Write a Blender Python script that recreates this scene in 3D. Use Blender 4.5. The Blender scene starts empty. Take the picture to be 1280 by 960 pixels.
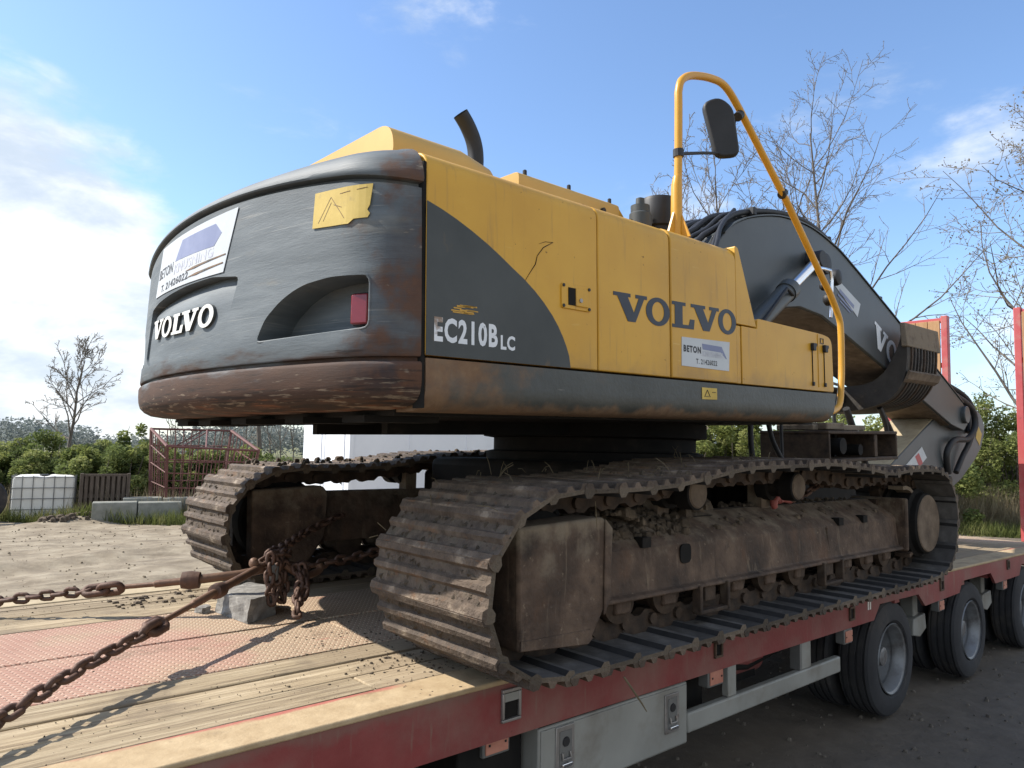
import bpy, bmesh, math, random
import numpy as np
from mathutils import Vector, Matrix
random.seed(7); rng = np.random.default_rng(7)
S = bpy.context.scene
COL = S.collection
R_ = math.radians

# ------------------------------------------------------------------ camera
cam_d = bpy.data.cameras.new('camera'); cam = bpy.data.objects.new('camera', cam_d); COL.objects.link(cam)
cam_d.sensor_width = 36; cam_d.lens = 25.735; cam_d.clip_start = .05; cam_d.clip_end = 3000
CR = Vector((.7530, -.6577, .0191)).normalized(); CF = Vector((.6542, .7514, .0862)).normalized()
CU = CR.cross(CF).normalized(); CR = CF.cross(CU).normalized()
cam.matrix_world = Matrix.Translation((-3.7716, -3.4609, .864)) @ Matrix((CR, CU, -CF)).transposed().to_4x4()
S.camera = cam
S.render.resolution_x, S.render.resolution_y = 1024, 768

# ------------------------------------------------------------------ light and sky
SUN_AZ, SUN_EL = R_(134), R_(44)
sd = Vector((math.cos(SUN_EL)*math.cos(SUN_AZ), math.cos(SUN_EL)*math.sin(SUN_AZ), math.sin(SUN_EL)))
sl = bpy.data.lights.new('sun', 'SUN'); sl.energy = 4.4; sl.angle = R_(.53); sl.color = (1, .94, .85)
so = bpy.data.objects.new('sun', sl); COL.objects.link(so); so.rotation_euler = sd.to_track_quat('Z', 'Y').to_euler()
so.location = (-30, 20, 40)
W = bpy.data.worlds.new('World'); S.world = W; W.use_nodes = True
SKY_STRENGTH = .15
def build_world():
    nt = W.node_tree; N = nt.nodes; L = nt.links; N.clear()
    out = N.new('ShaderNodeOutputWorld'); bg = N.new('ShaderNodeBackground'); bg.inputs[1].default_value = SKY_STRENGTH
    sky = N.new('ShaderNodeTexSky'); sky.sky_type = 'NISHITA'; sky.sun_disc = False
    sky.sun_elevation = SUN_EL; sky.sun_rotation = math.atan2(sd.x, sd.y); sky.air_density = 1.0; sky.dust_density = .6; sky.ozone_density = 1.6
    tc = N.new('ShaderNodeTexCoord')
    mp = N.new('ShaderNodeMapping'); mp.inputs['Scale'].default_value = (1, 1, 2.6); L.new(tc.outputs['Generated'], mp.inputs[0])
    def noise(scale, det, rough, dist=0., src=None):
        n = N.new('ShaderNodeTexNoise'); n.inputs['Scale'].default_value = scale; n.inputs['Detail'].default_value = det
        n.inputs['Roughness'].default_value = rough; n.inputs['Distortion'].default_value = dist; L.new((src or mp).outputs[0], n.inputs['Vector']); return n.outputs[0]
    def math_(op, a, b=None, c=None):
        m = N.new('ShaderNodeMath'); m.operation = op
        for i, v in enumerate((a, b, c)):
            if v is None: continue
            if isinstance(v, (int, float)): m.inputs[i].default_value = v
            else: L.new(v, m.inputs[i])
        return m.outputs[0]
    def mr(v, a, b, c=0., d=1.):
        m = N.new('ShaderNodeMapRange'); m.interpolation_type = 'SMOOTHSTEP'; L.new(v, m.inputs[0])
        for i, k in enumerate((a, b, c, d)): m.inputs[i+1].default_value = k
        return m.outputs[0]
    def blob(v, lo, hi):      # cloud bank centred on a bearing
        d = N.new('ShaderNodeVectorMath'); d.operation = 'DOT_PRODUCT'; L.new(tc.outputs['Generated'], d.inputs[0])
        d.inputs[1].default_value = Vector(v).normalized(); return mr(d.outputs['Value'], math.cos(R_(lo)), math.cos(R_(hi)))
    n1 = noise(2.6, 9, .58, .5); n2 = noise(6.5, 8, .6, .3)
    nn = math_('ADD', math_('MULTIPLY', n1, .65), math_('MULTIPLY', n2, .35))
    banks = [((.02, 1, .15), 20, 8, .29), ((-.4, .9, .16), 26, 8, .26), ((.22, .95, .06), 13, 2, .14), ((.80, .60, .27), 9, 2, .22), ((.95, .28, .30), 16, 3, .085), ((.6, .75, .75), 12, 2, .09), ((.98, .17, .13), 9, 1, .17),
             ((-.8, -.5, .35), 55, 12, .24), ((.3, -.95, .35), 60, 15, .26), ((.9, -.5, .3), 40, 8, .2), ((.52, .80, .62), 10, 2, .05)]  # wide unseen banks behind the camera, added to whiten and lift the shade
    tot = nn
    for v, lo, hi, w in banks: tot = math_('ADD', tot, math_('MULTIPLY', blob(v, lo, hi), w))
    fac = mr(tot, .595, .80, 0, .95)
    sep = N.new('ShaderNodeSeparateXYZ'); L.new(tc.outputs['Generated'], sep.inputs[0])
    veil = math_('MULTIPLY', mr(sep.outputs[2], .24, .0), .38)
    fac = math_('MAXIMUM', fac, veil)
    cc = N.new('ShaderNodeMixRGB'); cc.inputs[1].default_value = (2.7, 3.1, 3.6, 1); cc.inputs[2].default_value = (4.7, 4.8, 4.9, 1)
    L.new(mr(noise(4.3, 7, .6, .2), .38, .66), cc.inputs[0])
    tint = N.new('ShaderNodeMixRGB'); tint.blend_type = 'MULTIPLY'; tint.inputs[0].default_value = 1; tint.inputs[2].default_value = (.80, .88, .97, 1)
    L.new(sky.outputs[0], tint.inputs[1])
    mx = N.new('ShaderNodeMixRGB'); L.new(fac, mx.inputs[0]); L.new(tint.outputs[0], mx.inputs[1]); L.new(cc.outputs[0], mx.inputs[2])
    L.new(mx.outputs[0], bg.inputs[0]); L.new(bg.outputs[0], out.inputs[0])
build_world()
S.view_settings.view_transform = 'Standard'; S.view_settings.look = 'None'; S.view_settings.exposure = 0.80; S.view_settings.gamma = 1
S.render.engine = 'CYCLES'; S.cycles.max_bounces = 6; S.cycles.transparent_max_bounces = 6

# ------------------------------------------------------------------ materials
def mat(name, cols, scale=4., detail=6., stretch=(1, 1, 1), rough=.6, metal=0., bump=0., bump_scale=40., layers=(), spec=.4, rnd=None, distort=0.):
    """cols: noise-ramp colours [(pos, rgb)...]; layers: dicts(col, scale, lo, hi, amt, stretch, zr=(z0,z1), rough, axis) of dirt, rust, scratches"""
    m = bpy.data.materials.new(name); m.use_nodes = True; nt = m.node_tree; N = nt.nodes; L = nt.links
    p = N['Principled BSDF']; p.inputs['Metallic'].default_value = metal; p.inputs['Specular IOR Level'].default_value = spec
    tc = N.new('ShaderNodeTexCoord')
    def nz(scale, detail, stretch, dist=0., rgh=.6):
        mp = N.new('ShaderNodeMapping'); mp.inputs['Scale'].default_value = stretch; L.new(tc.outputs['Object'], mp.inputs[0])
        n = N.new('ShaderNodeTexNoise'); n.inputs['Scale'].default_value = scale; n.inputs['Detail'].default_value = detail
        n.inputs['Roughness'].default_value = rgh; n.inputs['Distortion'].default_value = dist; L.new(mp.outputs[0], n.inputs['Vector']); return n.outputs[0]
    r = N.new('ShaderNodeValToRGB'); e = r.color_ramp.elements
    if len(cols) == 1: cols = [(0, cols[0]), (1, cols[0])]
    while len(e) < len(cols): e.new(.5)
    for k, (pos, c) in enumerate(cols): e[k].position = pos; e[k].color = (*c, 1)
    L.new(nz(scale, detail, stretch, distort), r.inputs[0]); col = r.outputs[0]
    rg = None; base_r = rough
    sepx = None
    for la in layers:
        f = nz(la['scale'], la.get('detail', 7), la.get('stretch', (1, 1, 1)), la.get('dist', 0.), la.get('rgh', .6))
        if 'zr' in la:
            if sepx is None: sepx = N.new('ShaderNodeSeparateXYZ'); L.new(tc.outputs['Object'], sepx.inputs[0])
            g = N.new('ShaderNodeMapRange'); L.new(sepx.outputs[la.get('axis', 2)], g.inputs[0]); g.inputs[1].default_value = la['zr'][0]; g.inputs[2].default_value = la['zr'][1]
            g.inputs[3].default_value = -la.get('zw', .35); g.inputs[4].default_value = la.get('zw', .35)
            a = N.new('ShaderNodeMath'); a.operation = 'ADD'; L.new(f, a.inputs[0]); L.new(g.outputs[0], a.inputs[1]); f = a.outputs[0]
        mr = N.new('ShaderNodeMapRange'); mr.interpolation_type = 'SMOOTHSTEP'; L.new(f, mr.inputs[0]); mr.inputs[1].default_value = la['lo']; mr.inputs[2].default_value = la['hi']; mr.inputs[4].default_value = la.get('amt', 1.)
        mx = N.new('ShaderNodeMixRGB'); L.new(mr.outputs[0], mx.inputs[0]); L.new(col, mx.inputs[1])
        if 'col2' in la:
            r2 = N.new('ShaderNodeMixRGB'); r2.inputs[1].default_value = (*la['col'], 1); r2.inputs[2].default_value = (*la['col2'], 1)
            L.new(nz(la.get('scale2', 14), 6, la.get('stretch', (1, 1, 1))), r2.inputs[0]); L.new(r2.outputs[0], mx.inputs[2])
        else: mx.inputs[2].default_value = (*la['col'], 1)
        col = mx.outputs[0]
        if 'rough' in la:
            q = N.new('ShaderNodeMixRGB'); L.new(mr.outputs[0], q.inputs[0])
            if rg is None: q.inputs[1].default_value = (base_r,)*3 + (1,)
            else: L.new(rg, q.inputs[1])
            q.inputs[2].default_value = (la['rough'],)*3 + (1,); rg = q.outputs[0]
    if rnd:      # each piece of a kind its own shade
        oi = N.new('ShaderNodeObjectInfo'); rr = N.new('ShaderNodeMapRange'); L.new(oi.outputs['Random'], rr.inputs[0]); rr.inputs[3].default_value, rr.inputs[4].default_value = rnd
        mm = N.new('ShaderNodeMixRGB'); mm.blend_type = 'MULTIPLY'; mm.inputs[0].default_value = 1; L.new(col, mm.inputs[1]); L.new(rr.outputs[0], mm.inputs[2]); col = mm.outputs[0]
    L.new(col, p.inputs['Base Color'])
    if rg is not None: L.new(rg, p.inputs['Roughness'])
    else: p.inputs['Roughness'].default_value = rough
    if bump:
        b = N.new('ShaderNodeBump'); b.inputs['Strength'].default_value = min(1, bump); b.inputs['Distance'].default_value = .01
        L.new(nz(bump_scale, 5, stretch), b.inputs['Height']); L.new(b.outputs[0], p.inputs['Normal'])
    return m
RUST, RUST2, DUST = (.11, .045, .022), (.20, .085, .035), (.24, .19, .135)
MUD, MUD2 = (.085, .062, .043), (.20, .15, .10)
# yellow door paint: faint dust, rust specks and streaks
M_yel = mat('yellow_paint', [(.3, (.52, .272, .022)), (.7, (.62, .345, .032))], 2.2, 6, rough=.42, layers=[
    dict(col=(.42, .26, .075), scale=1.5, detail=9, lo=.46, hi=.74, amt=.55, rough=.62), dict(col=(.10, .05, .022), scale=30, lo=.665, hi=.73, amt=.85, rough=.85),
    dict(col=(.30, .17, .045), scale=6, stretch=(5, 5, .35), lo=.55, hi=.74, amt=.5), dict(col=(.62, .42, .12), scale=14, stretch=(.35, .35, 3.5), lo=.66, hi=.74, amt=.5), dict(col=(.22, .13, .05), scale=4, zr=(1.42, 1.22), zw=.24, lo=.5, hi=.84, amt=.5), dict(col=(.15, .08, .03), scale=9, stretch=(.6, .6, 3), lo=.72, hi=.8, amt=.5)])
M_hood = mat('faded_yellow_paint', [(.3, (.49, .295, .070)), (.7, (.57, .36, .095))], 2., 5, rough=.5, layers=[dict(col=(.35, .24, .11), scale=3, lo=.55, hi=.8, amt=.5), dict(col=(.1, .06, .03), scale=30, lo=.72, hi=.78, amt=.7)])
M_rail = mat('yellow_tube_paint', [(.3, (.55, .27, .025)), (.7, (.62, .32, .035))], 5, 4, rough=.35, layers=[dict(col=(.12, .06, .03), scale=26, lo=.68, hi=.76, amt=.7)])
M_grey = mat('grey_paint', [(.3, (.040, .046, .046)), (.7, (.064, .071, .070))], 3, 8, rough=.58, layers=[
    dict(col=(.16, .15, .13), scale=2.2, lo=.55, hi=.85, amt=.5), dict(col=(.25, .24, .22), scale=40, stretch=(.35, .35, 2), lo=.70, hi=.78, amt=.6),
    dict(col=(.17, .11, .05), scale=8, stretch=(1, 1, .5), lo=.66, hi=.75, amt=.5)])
M_hull = mat('grey_skirt_paint', [(.3, (.050, .054, .050)), (.7, (.078, .083, .077))], 3, 6, rough=.5, layers=[
    dict(col=(.20, .19, .17), scale=20, stretch=(.4, .4, 2.), lo=.66, hi=.76, amt=.55),
    dict(col=RUST, col2=(.30, .19, .10), scale2=22, scale=5, zr=(-.9, -2.35), axis=0, zw=.30, lo=.55, hi=.85, amt=.85, rough=.85),
    dict(col=(.09, .045, .025), col2=(.26, .18, .11), scale2=30, scale=7, zr=(1.14, 1.05), zw=.30, lo=.5, hi=.78, amt=.9, rough=.9)], bump=.25, bump_scale=30)
# counterweight: sanded grey with level scratches, rusted along its lower edge and near corner
M_cw = mat('scratched_grey_paint', [(.25, (.062, .075, .083)), (.5, (.105, .122, .131)), (.75, (.17, .19, .197))], 1.6, 10, stretch=(1.0, 1.0, 7), rough=.6, spec=.3, layers=[
    dict(col=(.30, .30, .28), scale=3.5, stretch=(.5, .5, 26), detail=10, lo=.58, hi=.72, amt=.5, dist=1.2), dict(col=(.22, .19, .14), scale=3, stretch=(.7, .7, 3), detail=9, lo=.56, hi=.72, amt=.4), dict(col=(.05, .055, .06), scale=4, stretch=(.6, .6, 15), detail=10, lo=.58, hi=.72, amt=.5, dist=1.2),
    dict(col=(.026, .015, .011), col2=(.095, .045, .024), scale2=6,  scale=3.6, stretch=(.8, .8, 4), detail=9, zr=(1.42, 1.14), zw=.42, lo=.50, hi=.78, amt=.94, rough=.8),
    dict(col=(.040, .030, .030), scale=2.5, detail=9, zr=(-.95, -1.34), axis=1, zw=.35, lo=.50, hi=.85, amt=.7), dict(col=(.055, .028, .02), col2=(.15, .07, .035), scale2=24, scale=6, detail=10, zr=(-.90, -1.36), axis=1, zw=.28, lo=.58, hi=.78, amt=.8, rough=.85),
    dict(col=(.36, .30, .22), scale=11, stretch=(1, 1, 2.5), zr=(-1.0, -1.35), axis=1, zw=.2, lo=.78, hi=.9, amt=.6), dict(col=(.22, .085, .035), scale=7, stretch=(.7, .7, 9), zr=(1.2, 1.04), zw=.16, lo=.60, hi=.76, amt=.65), dict(col=(.018, .014, .012), scale=5, stretch=(.6, .6, 14), detail=9, zr=(1.32, 1.05), zw=.12, lo=.56, hi=.70, amt=.75), dict(col=(.30, .24, .17), scale=14, stretch=(.7, .7, 6), detail=9, zr=(1.3, 1.1), zw=.12, lo=.66, hi=.76, amt=.55)], bump=.12, bump_scale=24)
M_boom = mat('boom_grey_paint', [(.3, (.046, .053, .056)), (.7, (.064, .073, .075))], 2, 5, rough=.42, layers=[dict(col=(.13, .12, .10), scale=2.6, lo=.55, hi=.8, amt=.4), dict(col=(.12, .07, .04), scale=25, lo=.72, hi=.78, amt=.6)])
M_under = mat('dusty_brown_steel', [(.3, (.075, .053, .036)), (.5, (.12, .088, .06)), (.7, (.18, .135, .095))], 8, 9, rough=.88, bump=.4, bump_scale=40)
M_dark = mat('black_rubber', [(.3, (.012, .012, .013)), (.7, (.022, .022, .023))], 8, 4, rough=.55)
M_black = mat('greasy_steel_gap_black', [(.3, (.006, .006, .006)), (.7, (.016, .014, .012))], 6, 6, rough=.8, spec=.2, layers=[dict(col=(.040, .031, .023), scale=6, lo=.58, hi=.78, amt=.6)])
M_bucket = mat('worn_bucket_steel', [(.3, (.022, .019, .017)), (.7, (.050, .044, .038))], 5, 9, rough=.7, bump=.3, layers=[dict(col=(.12, .09, .06), scale=7, detail=9, lo=.56, hi=.74, amt=.6)])
M_chrome = mat('polished_rod', [(0, (.75, .76, .78)), (1, (.8, .8, .82))], 3, 2, rough=.18, metal=1)
M_shoe = mat('track_steel', rnd=(.52, 1.05), cols=[(.3, (.058, .042, .030)), (.5, (.118, .085, .060)), (.72, (.22, .165, .118))], scale=13, detail=9, rough=.75, metal=.1, bump=.9, bump_scale=70, layers=[
    dict(col=(.20, .16, .115), col2=(.070, .055, .040), scale2=60, scale=12, zr=(-.004, .012), zw=-.22, lo=.46, hi=.62, amt=.9, rough=.97), dict(col=(.33, .26, .185), scale=13, zr=(.010, .034), zw=.28, lo=.64, hi=.82, amt=.8, rough=.42), dict(col=(.21, .095, .035), scale=9, lo=.56, hi=.68, amt=.55)])
M_shoe_in = mat('worn_track_plate', rnd=(.6, 1.35), cols=[(.3, (.050, .044, .038)), (.5, (.085, .078, .07)), (.7, (.14, .13, .118))], scale=7, detail=10, rough=.8, metal=0, bump=.4, layers=[dict(col=(.13, .105, .075), scale=14, lo=.60, hi=.74, amt=.6, rough=.95), dict(col=(.2, .2, .2), scale=60, lo=.72, hi=.78, amt=.5)])
M_joint = mat('dark_joint', [(.3, (.014, .014, .015)), (.7, (.034, .032, .031))], 9, 6, rough=.9)  # dark tone for the step faces between track plates
M_link = mat('track_link_steel', [(.3, (.026, .018, .013)), (.7, (.085, .055, .035))], 16, 8, rough=.75, metal=.2, bump=.4, layers=[dict(col=MUD, scale=10, lo=.52, hi=.66, amt=.8, rough=.95)])
M_frame = mat('rusty_track_frame', [(.28, (.030, .020, .014)), (.5, (.076, .049, .033)), (.72, (.155, .104, .069))], 5, 10, rough=.78, bump=.7, bump_scale=38, layers=[
    dict(col=(.135, .070, .036), col2=(.09, .05, .03), scale=4, stretch=(1, 1, .5), lo=.55, hi=.72, amt=.7), dict(col=(.26, .20, .14), scale=34, lo=.62, hi=.74, amt=.65, rough=.95), dict(col=(.018, .013, .010), scale=6, detail=10, lo=.54, hi=.70, amt=.7),
    dict(col=(.22, .18, .13), scale=9, zr=(.26, .62), zw=.30, lo=.46, hi=.84, amt=.8, rough=.97), dict(col=(.22, .165, .11), scale=9, stretch=(3, 3, .25), detail=9, lo=.58, hi=.72, amt=.55), dict(col=(.015, .011, .009), scale=5, stretch=(2.5, 2.5, .3), detail=9, lo=.60, hi=.72, amt=.6)])
M_mud = mat('dried_mud', [(.3, (.038, .029, .020)), (.55, (.09, .068, .046)), (.75, (.19, .145, .10))], 16, 7, rough=.97, bump=.8, bump_scale=50)
M_red = mat('faded_red_paint', [(.3, (.155, .022, .022)), (.7, (.23, .045, .042))], 3, 6, rough=.5, layers=[dict(col=(.22, .12, .095), scale=2.4, detail=9, lo=.40, hi=.70, amt=.75, rough=.7), dict(col=(.16, .11, .085), scale=5, detail=10, zr=(-.10, -.02), zw=.25, lo=.5, hi=.75, amt=.5),
    dict(col=(.20, .15, .11), scale=14, stretch=(2.5, 2.5, .3), lo=.58, hi=.75, amt=.5), dict(col=(.30, .015, .02), scale=30, stretch=(2, 2, .5), lo=.70, hi=.76, amt=.8), dict(col=(.09, .04, .025), scale=22, lo=.68, hi=.76, amt=.7, rough=.85)], bump=.15)
M_sand = mat('dust_and_sunlit_sand', [(.3, (.33, .26, .16)), (.7, (.46, .38, .25))], 9, 8, rough=.95, bump=.3, layers=[dict(col=(.20, .15, .09), scale=6, lo=.55, hi=.72, amt=.6)])
M_rim_dust = mat('dusty_red_edge', [(.3, (.33, .235, .13)), (.7, (.46, .35, .21))], 11, 8, rough=.9, bump=.3, layers=[dict(col=(.36, .09, .075), scale=5, stretch=(.5, 2, 1), zr=(-1.23, -1.12), axis=1, zw=.28, lo=.60, hi=.78, amt=.85), dict(col=(.17, .12, .07), scale=6, detail=9, lo=.54, hi=.72, amt=.6), dict(col=(.2, .14, .09), scale=25, lo=.64, hi=.74, amt=.6)])
M_ramp = mat('ramp_red_paint', [(.3, (.34, .045, .05)), (.7, (.42, .09, .085))], 3, 6, rough=.5, layers=[dict(col=(.36, .16, .13), scale=5, lo=.5, hi=.7, amt=.6), dict(col=(.14, .06, .04), scale=20, lo=.64, hi=.74, amt=.7)])
M_plank = [mat('weathered_plank_%s' % t, [(.3, tuple(k*c for c in (.19, .14, .088))), (.48, tuple(k*c for c in (.36, .28, .175))), (.70, tuple(k*c for c in (.50, .405, .27)))], 7, 10, stretch=(.35, 6, 6), rough=.95, bump=.9, bump_scale=12, rnd=(.78, 1.12),
    layers=[dict(col=(.26, .20, .13), scale=9, stretch=(.3, 6, 3), lo=.54, hi=.70, amt=.8), dict(col=(.15, .115, .08), scale=3.2, detail=9, lo=.50, hi=.70, amt=.6), dict(col=(.30, .23, .15), scale=1.7, detail=9, zr=(-2.7, -2.0), axis=0, zw=.3, lo=.45, hi=.7, amt=.7), dict(col=(.07, .05, .035), scale=12, stretch=(.12, 12, 4), lo=.66, hi=.74, amt=.75), dict(col=(.10, .08, .06), scale=40, lo=.68, hi=.74, amt=.7)]) for t, k in (('pale', .95), ('brown', .82), ('sandy', 1.02))]
M_tread = mat('dusty_red_tread_plate', [(.3, (.43, .265, .20)), (.7, (.50, .35, .26))], 3, 6, rough=.9, layers=[dict(col=(.45, .365, .25), scale=2.0, detail=9, zr=(-3.4, -2.1), axis=0, zw=.22, lo=.42, hi=.62, amt=.88), dict(col=(.22, .16, .11), scale=4, detail=9, lo=.56, hi=.72, amt=.5), dict(col=(.42, .12, .10), scale=4, stretch=(.6, 2, 1), lo=.62, hi=.72, amt=.7), dict(col=(.12, .09, .065), scale=35, lo=.68, hi=.74, amt=.7)], bump=.3)
M_tyre = mat('tyre_rubber', [(.3, (.022, .022, .024)), (.7, (.038, .038, .04))], 4, 6, rough=.85, layers=[dict(col=(.10, .085, .07), scale=3, lo=.5, hi=.75, amt=.55)], bump=.2)
M_wheel = mat('dirty_steel_rim', [(.3, (.16, .165, .17)), (.7, (.25, .255, .26))], 6, 6, rough=.45, metal=.4, layers=[dict(col=(.07, .055, .045), scale=4, lo=.48, hi=.68, amt=.8, rough=.8)])
M_box = mat('pale_grey_box_paint', [(.3, (.215, .215, .195)), (.7, (.28, .28, .255))], 3, 5, rough=.5, layers=[dict(col=(.14, .12, .095), scale=4, detail=10, lo=.46, hi=.72, amt=.65), dict(col=(.1, .08, .06), scale=30, lo=.70, hi=.76, amt=.6), dict(col=(.18, .15, .11), scale=9, stretch=(4, 4, .3), lo=.6, hi=.75, amt=.45)])
M_latch = mat('latch_steel', [(.3, (.22, .21, .2)), (.7, (.36, .34, .32))], 9, 5, rough=.4, metal=.6, layers=[dict(col=RUST, scale=12, lo=.6, hi=.7, amt=.6)])
M_chain = mat('rusty_chain_steel', [(.3, (.065, .038, .026)), (.6, (.11, .060, .040)), (.8, (.18, .10, .065))], 20, 6, rough=.65, metal=.25, bump=.3)
M_bar = mat('rusty_turnbuckle_steel', [(.3, (.10, .055, .035)), (.55, (.15, .085, .052)), (.75, (.21, .125, .08))], 14, 6, rough=.6, metal=.25, bump=.2)
M_hook = mat('red_hook_paint', [(.3, (.28, .07, .06)), (.7, (.36, .11, .09))], 14, 5, rough=.6)
M_stone = mat('granite_stone', [(.3, (.13, .123, .112)), (.5, (.20, .19, .172)), (.75, (.32, .305, .275))], 22, 8, rough=.9, bump=.9, bump_scale=18)
M_white = mat('sticker_white', [(.3, (.42, .45, .47)), (.7, (.52, .545, .56))], 4, 4, rough=.45, layers=[dict(col=(.42, .40, .36), scale=12, lo=.66, hi=.78, amt=.45)])
M_black_print = mat('black_print', [(0, (.02, .02, .025)), (1, (.035, .035, .04))], 10, 3, rough=.5)
M_blue_print = mat('slate_blue_print', [(.3, (.15, .175, .29)), (.7, (.21, .235, .36))], 6, 4, rough=.5)
M_pale_print = mat('pale_grey_print', [(.3, (.36, .37, .43)), (.7, (.50, .51, .56))], 20, 4, rough=.5)
M_navy = mat('navy_lettering', [(.3, (.018, .026, .042)), (.7, (.032, .040, .056))], 6, 4, rough=.45, layers=[dict(col=(.30, .16, .03), scale=22, lo=.70, hi=.76, amt=.7)])
M_ltr = mat('worn_white_lettering', [(.3, (.62, .66, .70)), (.7, (.74, .76, .78))], 7, 5, rough=.5, layers=[dict(col=(.07, .065, .06), scale=30, lo=.62, hi=.68, amt=.95), dict(col=(.2, .12, .06), scale=12, zr=(-2.1, -2.38), axis=0, zw=.25, lo=.6, hi=.74, amt=.9)])
M_emblem = mat('cream_emblem', [(.3, (.62, .60, .54)), (.7, (.74, .73, .68))], 8, 4, rough=.4, layers=[dict(col=(.25, .2, .15), scale=20, lo=.66, hi=.76, amt=.5)])
M_warn = mat('faded_warning_yellow', [(.3, (.46, .32, .06)), (.7, (.58, .42, .10))], 9, 5, rough=.6, layers=[dict(col=(.30, .22, .08), scale=16, lo=.6, hi=.74, amt=.6)])
M_lamp = mat('red_lens', [(.3, (.16, .012, .015)), (.7, (.24, .022, .025))], 8, 3, rough=.2, spec=.6)
M_amber = mat('salmon_reflector', [(.3, (.40, .16, .11)), (.7, (.52, .24, .17))], 12, 3, rough=.4)
M_glass = mat('dark_tinted_glass', [(0, (.02, .025, .028)), (1, (.03, .035, .04))], 2, 2, rough=.08, spec=.8)
M_cont = mat('white_container_paint', [(.3, (.72, .74, .78)), (.7, (.80, .82, .85))], 1, 4, rough=.55, layers=[dict(col=(.5, .48, .44), scale=3, lo=.6, hi=.8, amt=.3)])
M_tank = mat('milky_plastic', [(.3, (.66, .64, .58)), (.7, (.76, .75, .70))], 2, 4, rough=.5)
M_galv = mat('galvanised_tube', [(0, (.12, .12, .115)), (1, (.2, .2, .19))], 8, 3, rough=.55, metal=.3)
M_conc = mat('old_concrete', [(.3, (.16, .165, .14)), (.7, (.25, .25, .22))], 6, 7, rough=.95, bump=.5)
M_wood = mat('grey_pallet_wood', [(.3, (.06, .045, .034)), (.7, (.125, .10, .08))], 8, 6, stretch=(4, 4, .6), rough=.95)
M_rrail = mat('rust_red_tube', [(.3, (.10, .040, .034)), (.7, (.16, .065, .055))], 6, 5, rough=.7, layers=[dict(col=RUST, scale=9, lo=.55, hi=.7, amt=.7)])
M_rampwood = mat('ramp_wood', [(.3, (.30, .165, .075)), (.7, (.42, .25, .13))], 6, 6, stretch=(4, 4, .5), rough=.9)
M_bark = mat('grey_brown_bark', [(.3, (.075, .062, .05)), (.7, (.16, .135, .11))], 9, 6, stretch=(1, 1, .3), rough=.95, bump=.4)
M_twig = mat('pale_twig_bark', [(.3, (.15, .13, .11)), (.7, (.25, .22, .19))], 6, 4, rough=.9)
def leafmat(name, cols, sc=1.4):
    m = mat(name, cols, sc, 9, rough=.75, spec=.2)
    nt = m.node_tree; p = nt.nodes['Principled BSDF']; src = p.inputs['Base Color'].links[0].from_socket; t = nt.nodes.new('ShaderNodeBsdfTranslucent'); nt.links.new(src, t.inputs[0])
    x = nt.nodes.new('ShaderNodeMixShader'); x.inputs[0].default_value = .42; nt.links.new(p.outputs[0], x.inputs[1]); nt.links.new(t.outputs[0], x.inputs[2]); nt.links.new(x.outputs[0], nt.nodes['Material Output'].inputs[0])
    return m
M_leaf = leafmat('spring_leaves', [(.32, (.07, .095, .03)), (.5, (.13, .165, .05)), (.68, (.21, .245, .085))])
M_leaf_y = leafmat('yellow_green_leaves', [(.32, (.13, .155, .04)), (.5, (.22, .25, .075)), (.68, (.33, .34, .13))], 2.)
M_leaf_d = leafmat('dark_leaves', [(.32, (.04, .055, .024)), (.5, (.07, .095, .036)), (.68, (.12, .15, .06))])
M_reed = leafmat('dry_reed', [(.32, (.20, .165, .10)), (.5, (.30, .25, .16)), (.68, (.38, .34, .23))], 3)
M_straw = mat('dull_straw', [(.3, (.10, .078, .045)), (.7, (.17, .135, .08))], 5, 4, rough=.95)
M_bud = leafmat('pale_spring_buds', [(.3, (.17, .14, .09)), (.7, (.27, .23, .15))], 3)
M_grass = leafmat('short_grass', [(.32, (.07, .09, .025)), (.5, (.13, .15, .045)), (.68, (.25, .22, .10))], 1.2)
M_far = leafmat('far_tree_grey_green', [(.3, (.16, .185, .175)), (.7, (.24, .26, .245))], .1)  # leaf colour paled to paint in distance haze

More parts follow.
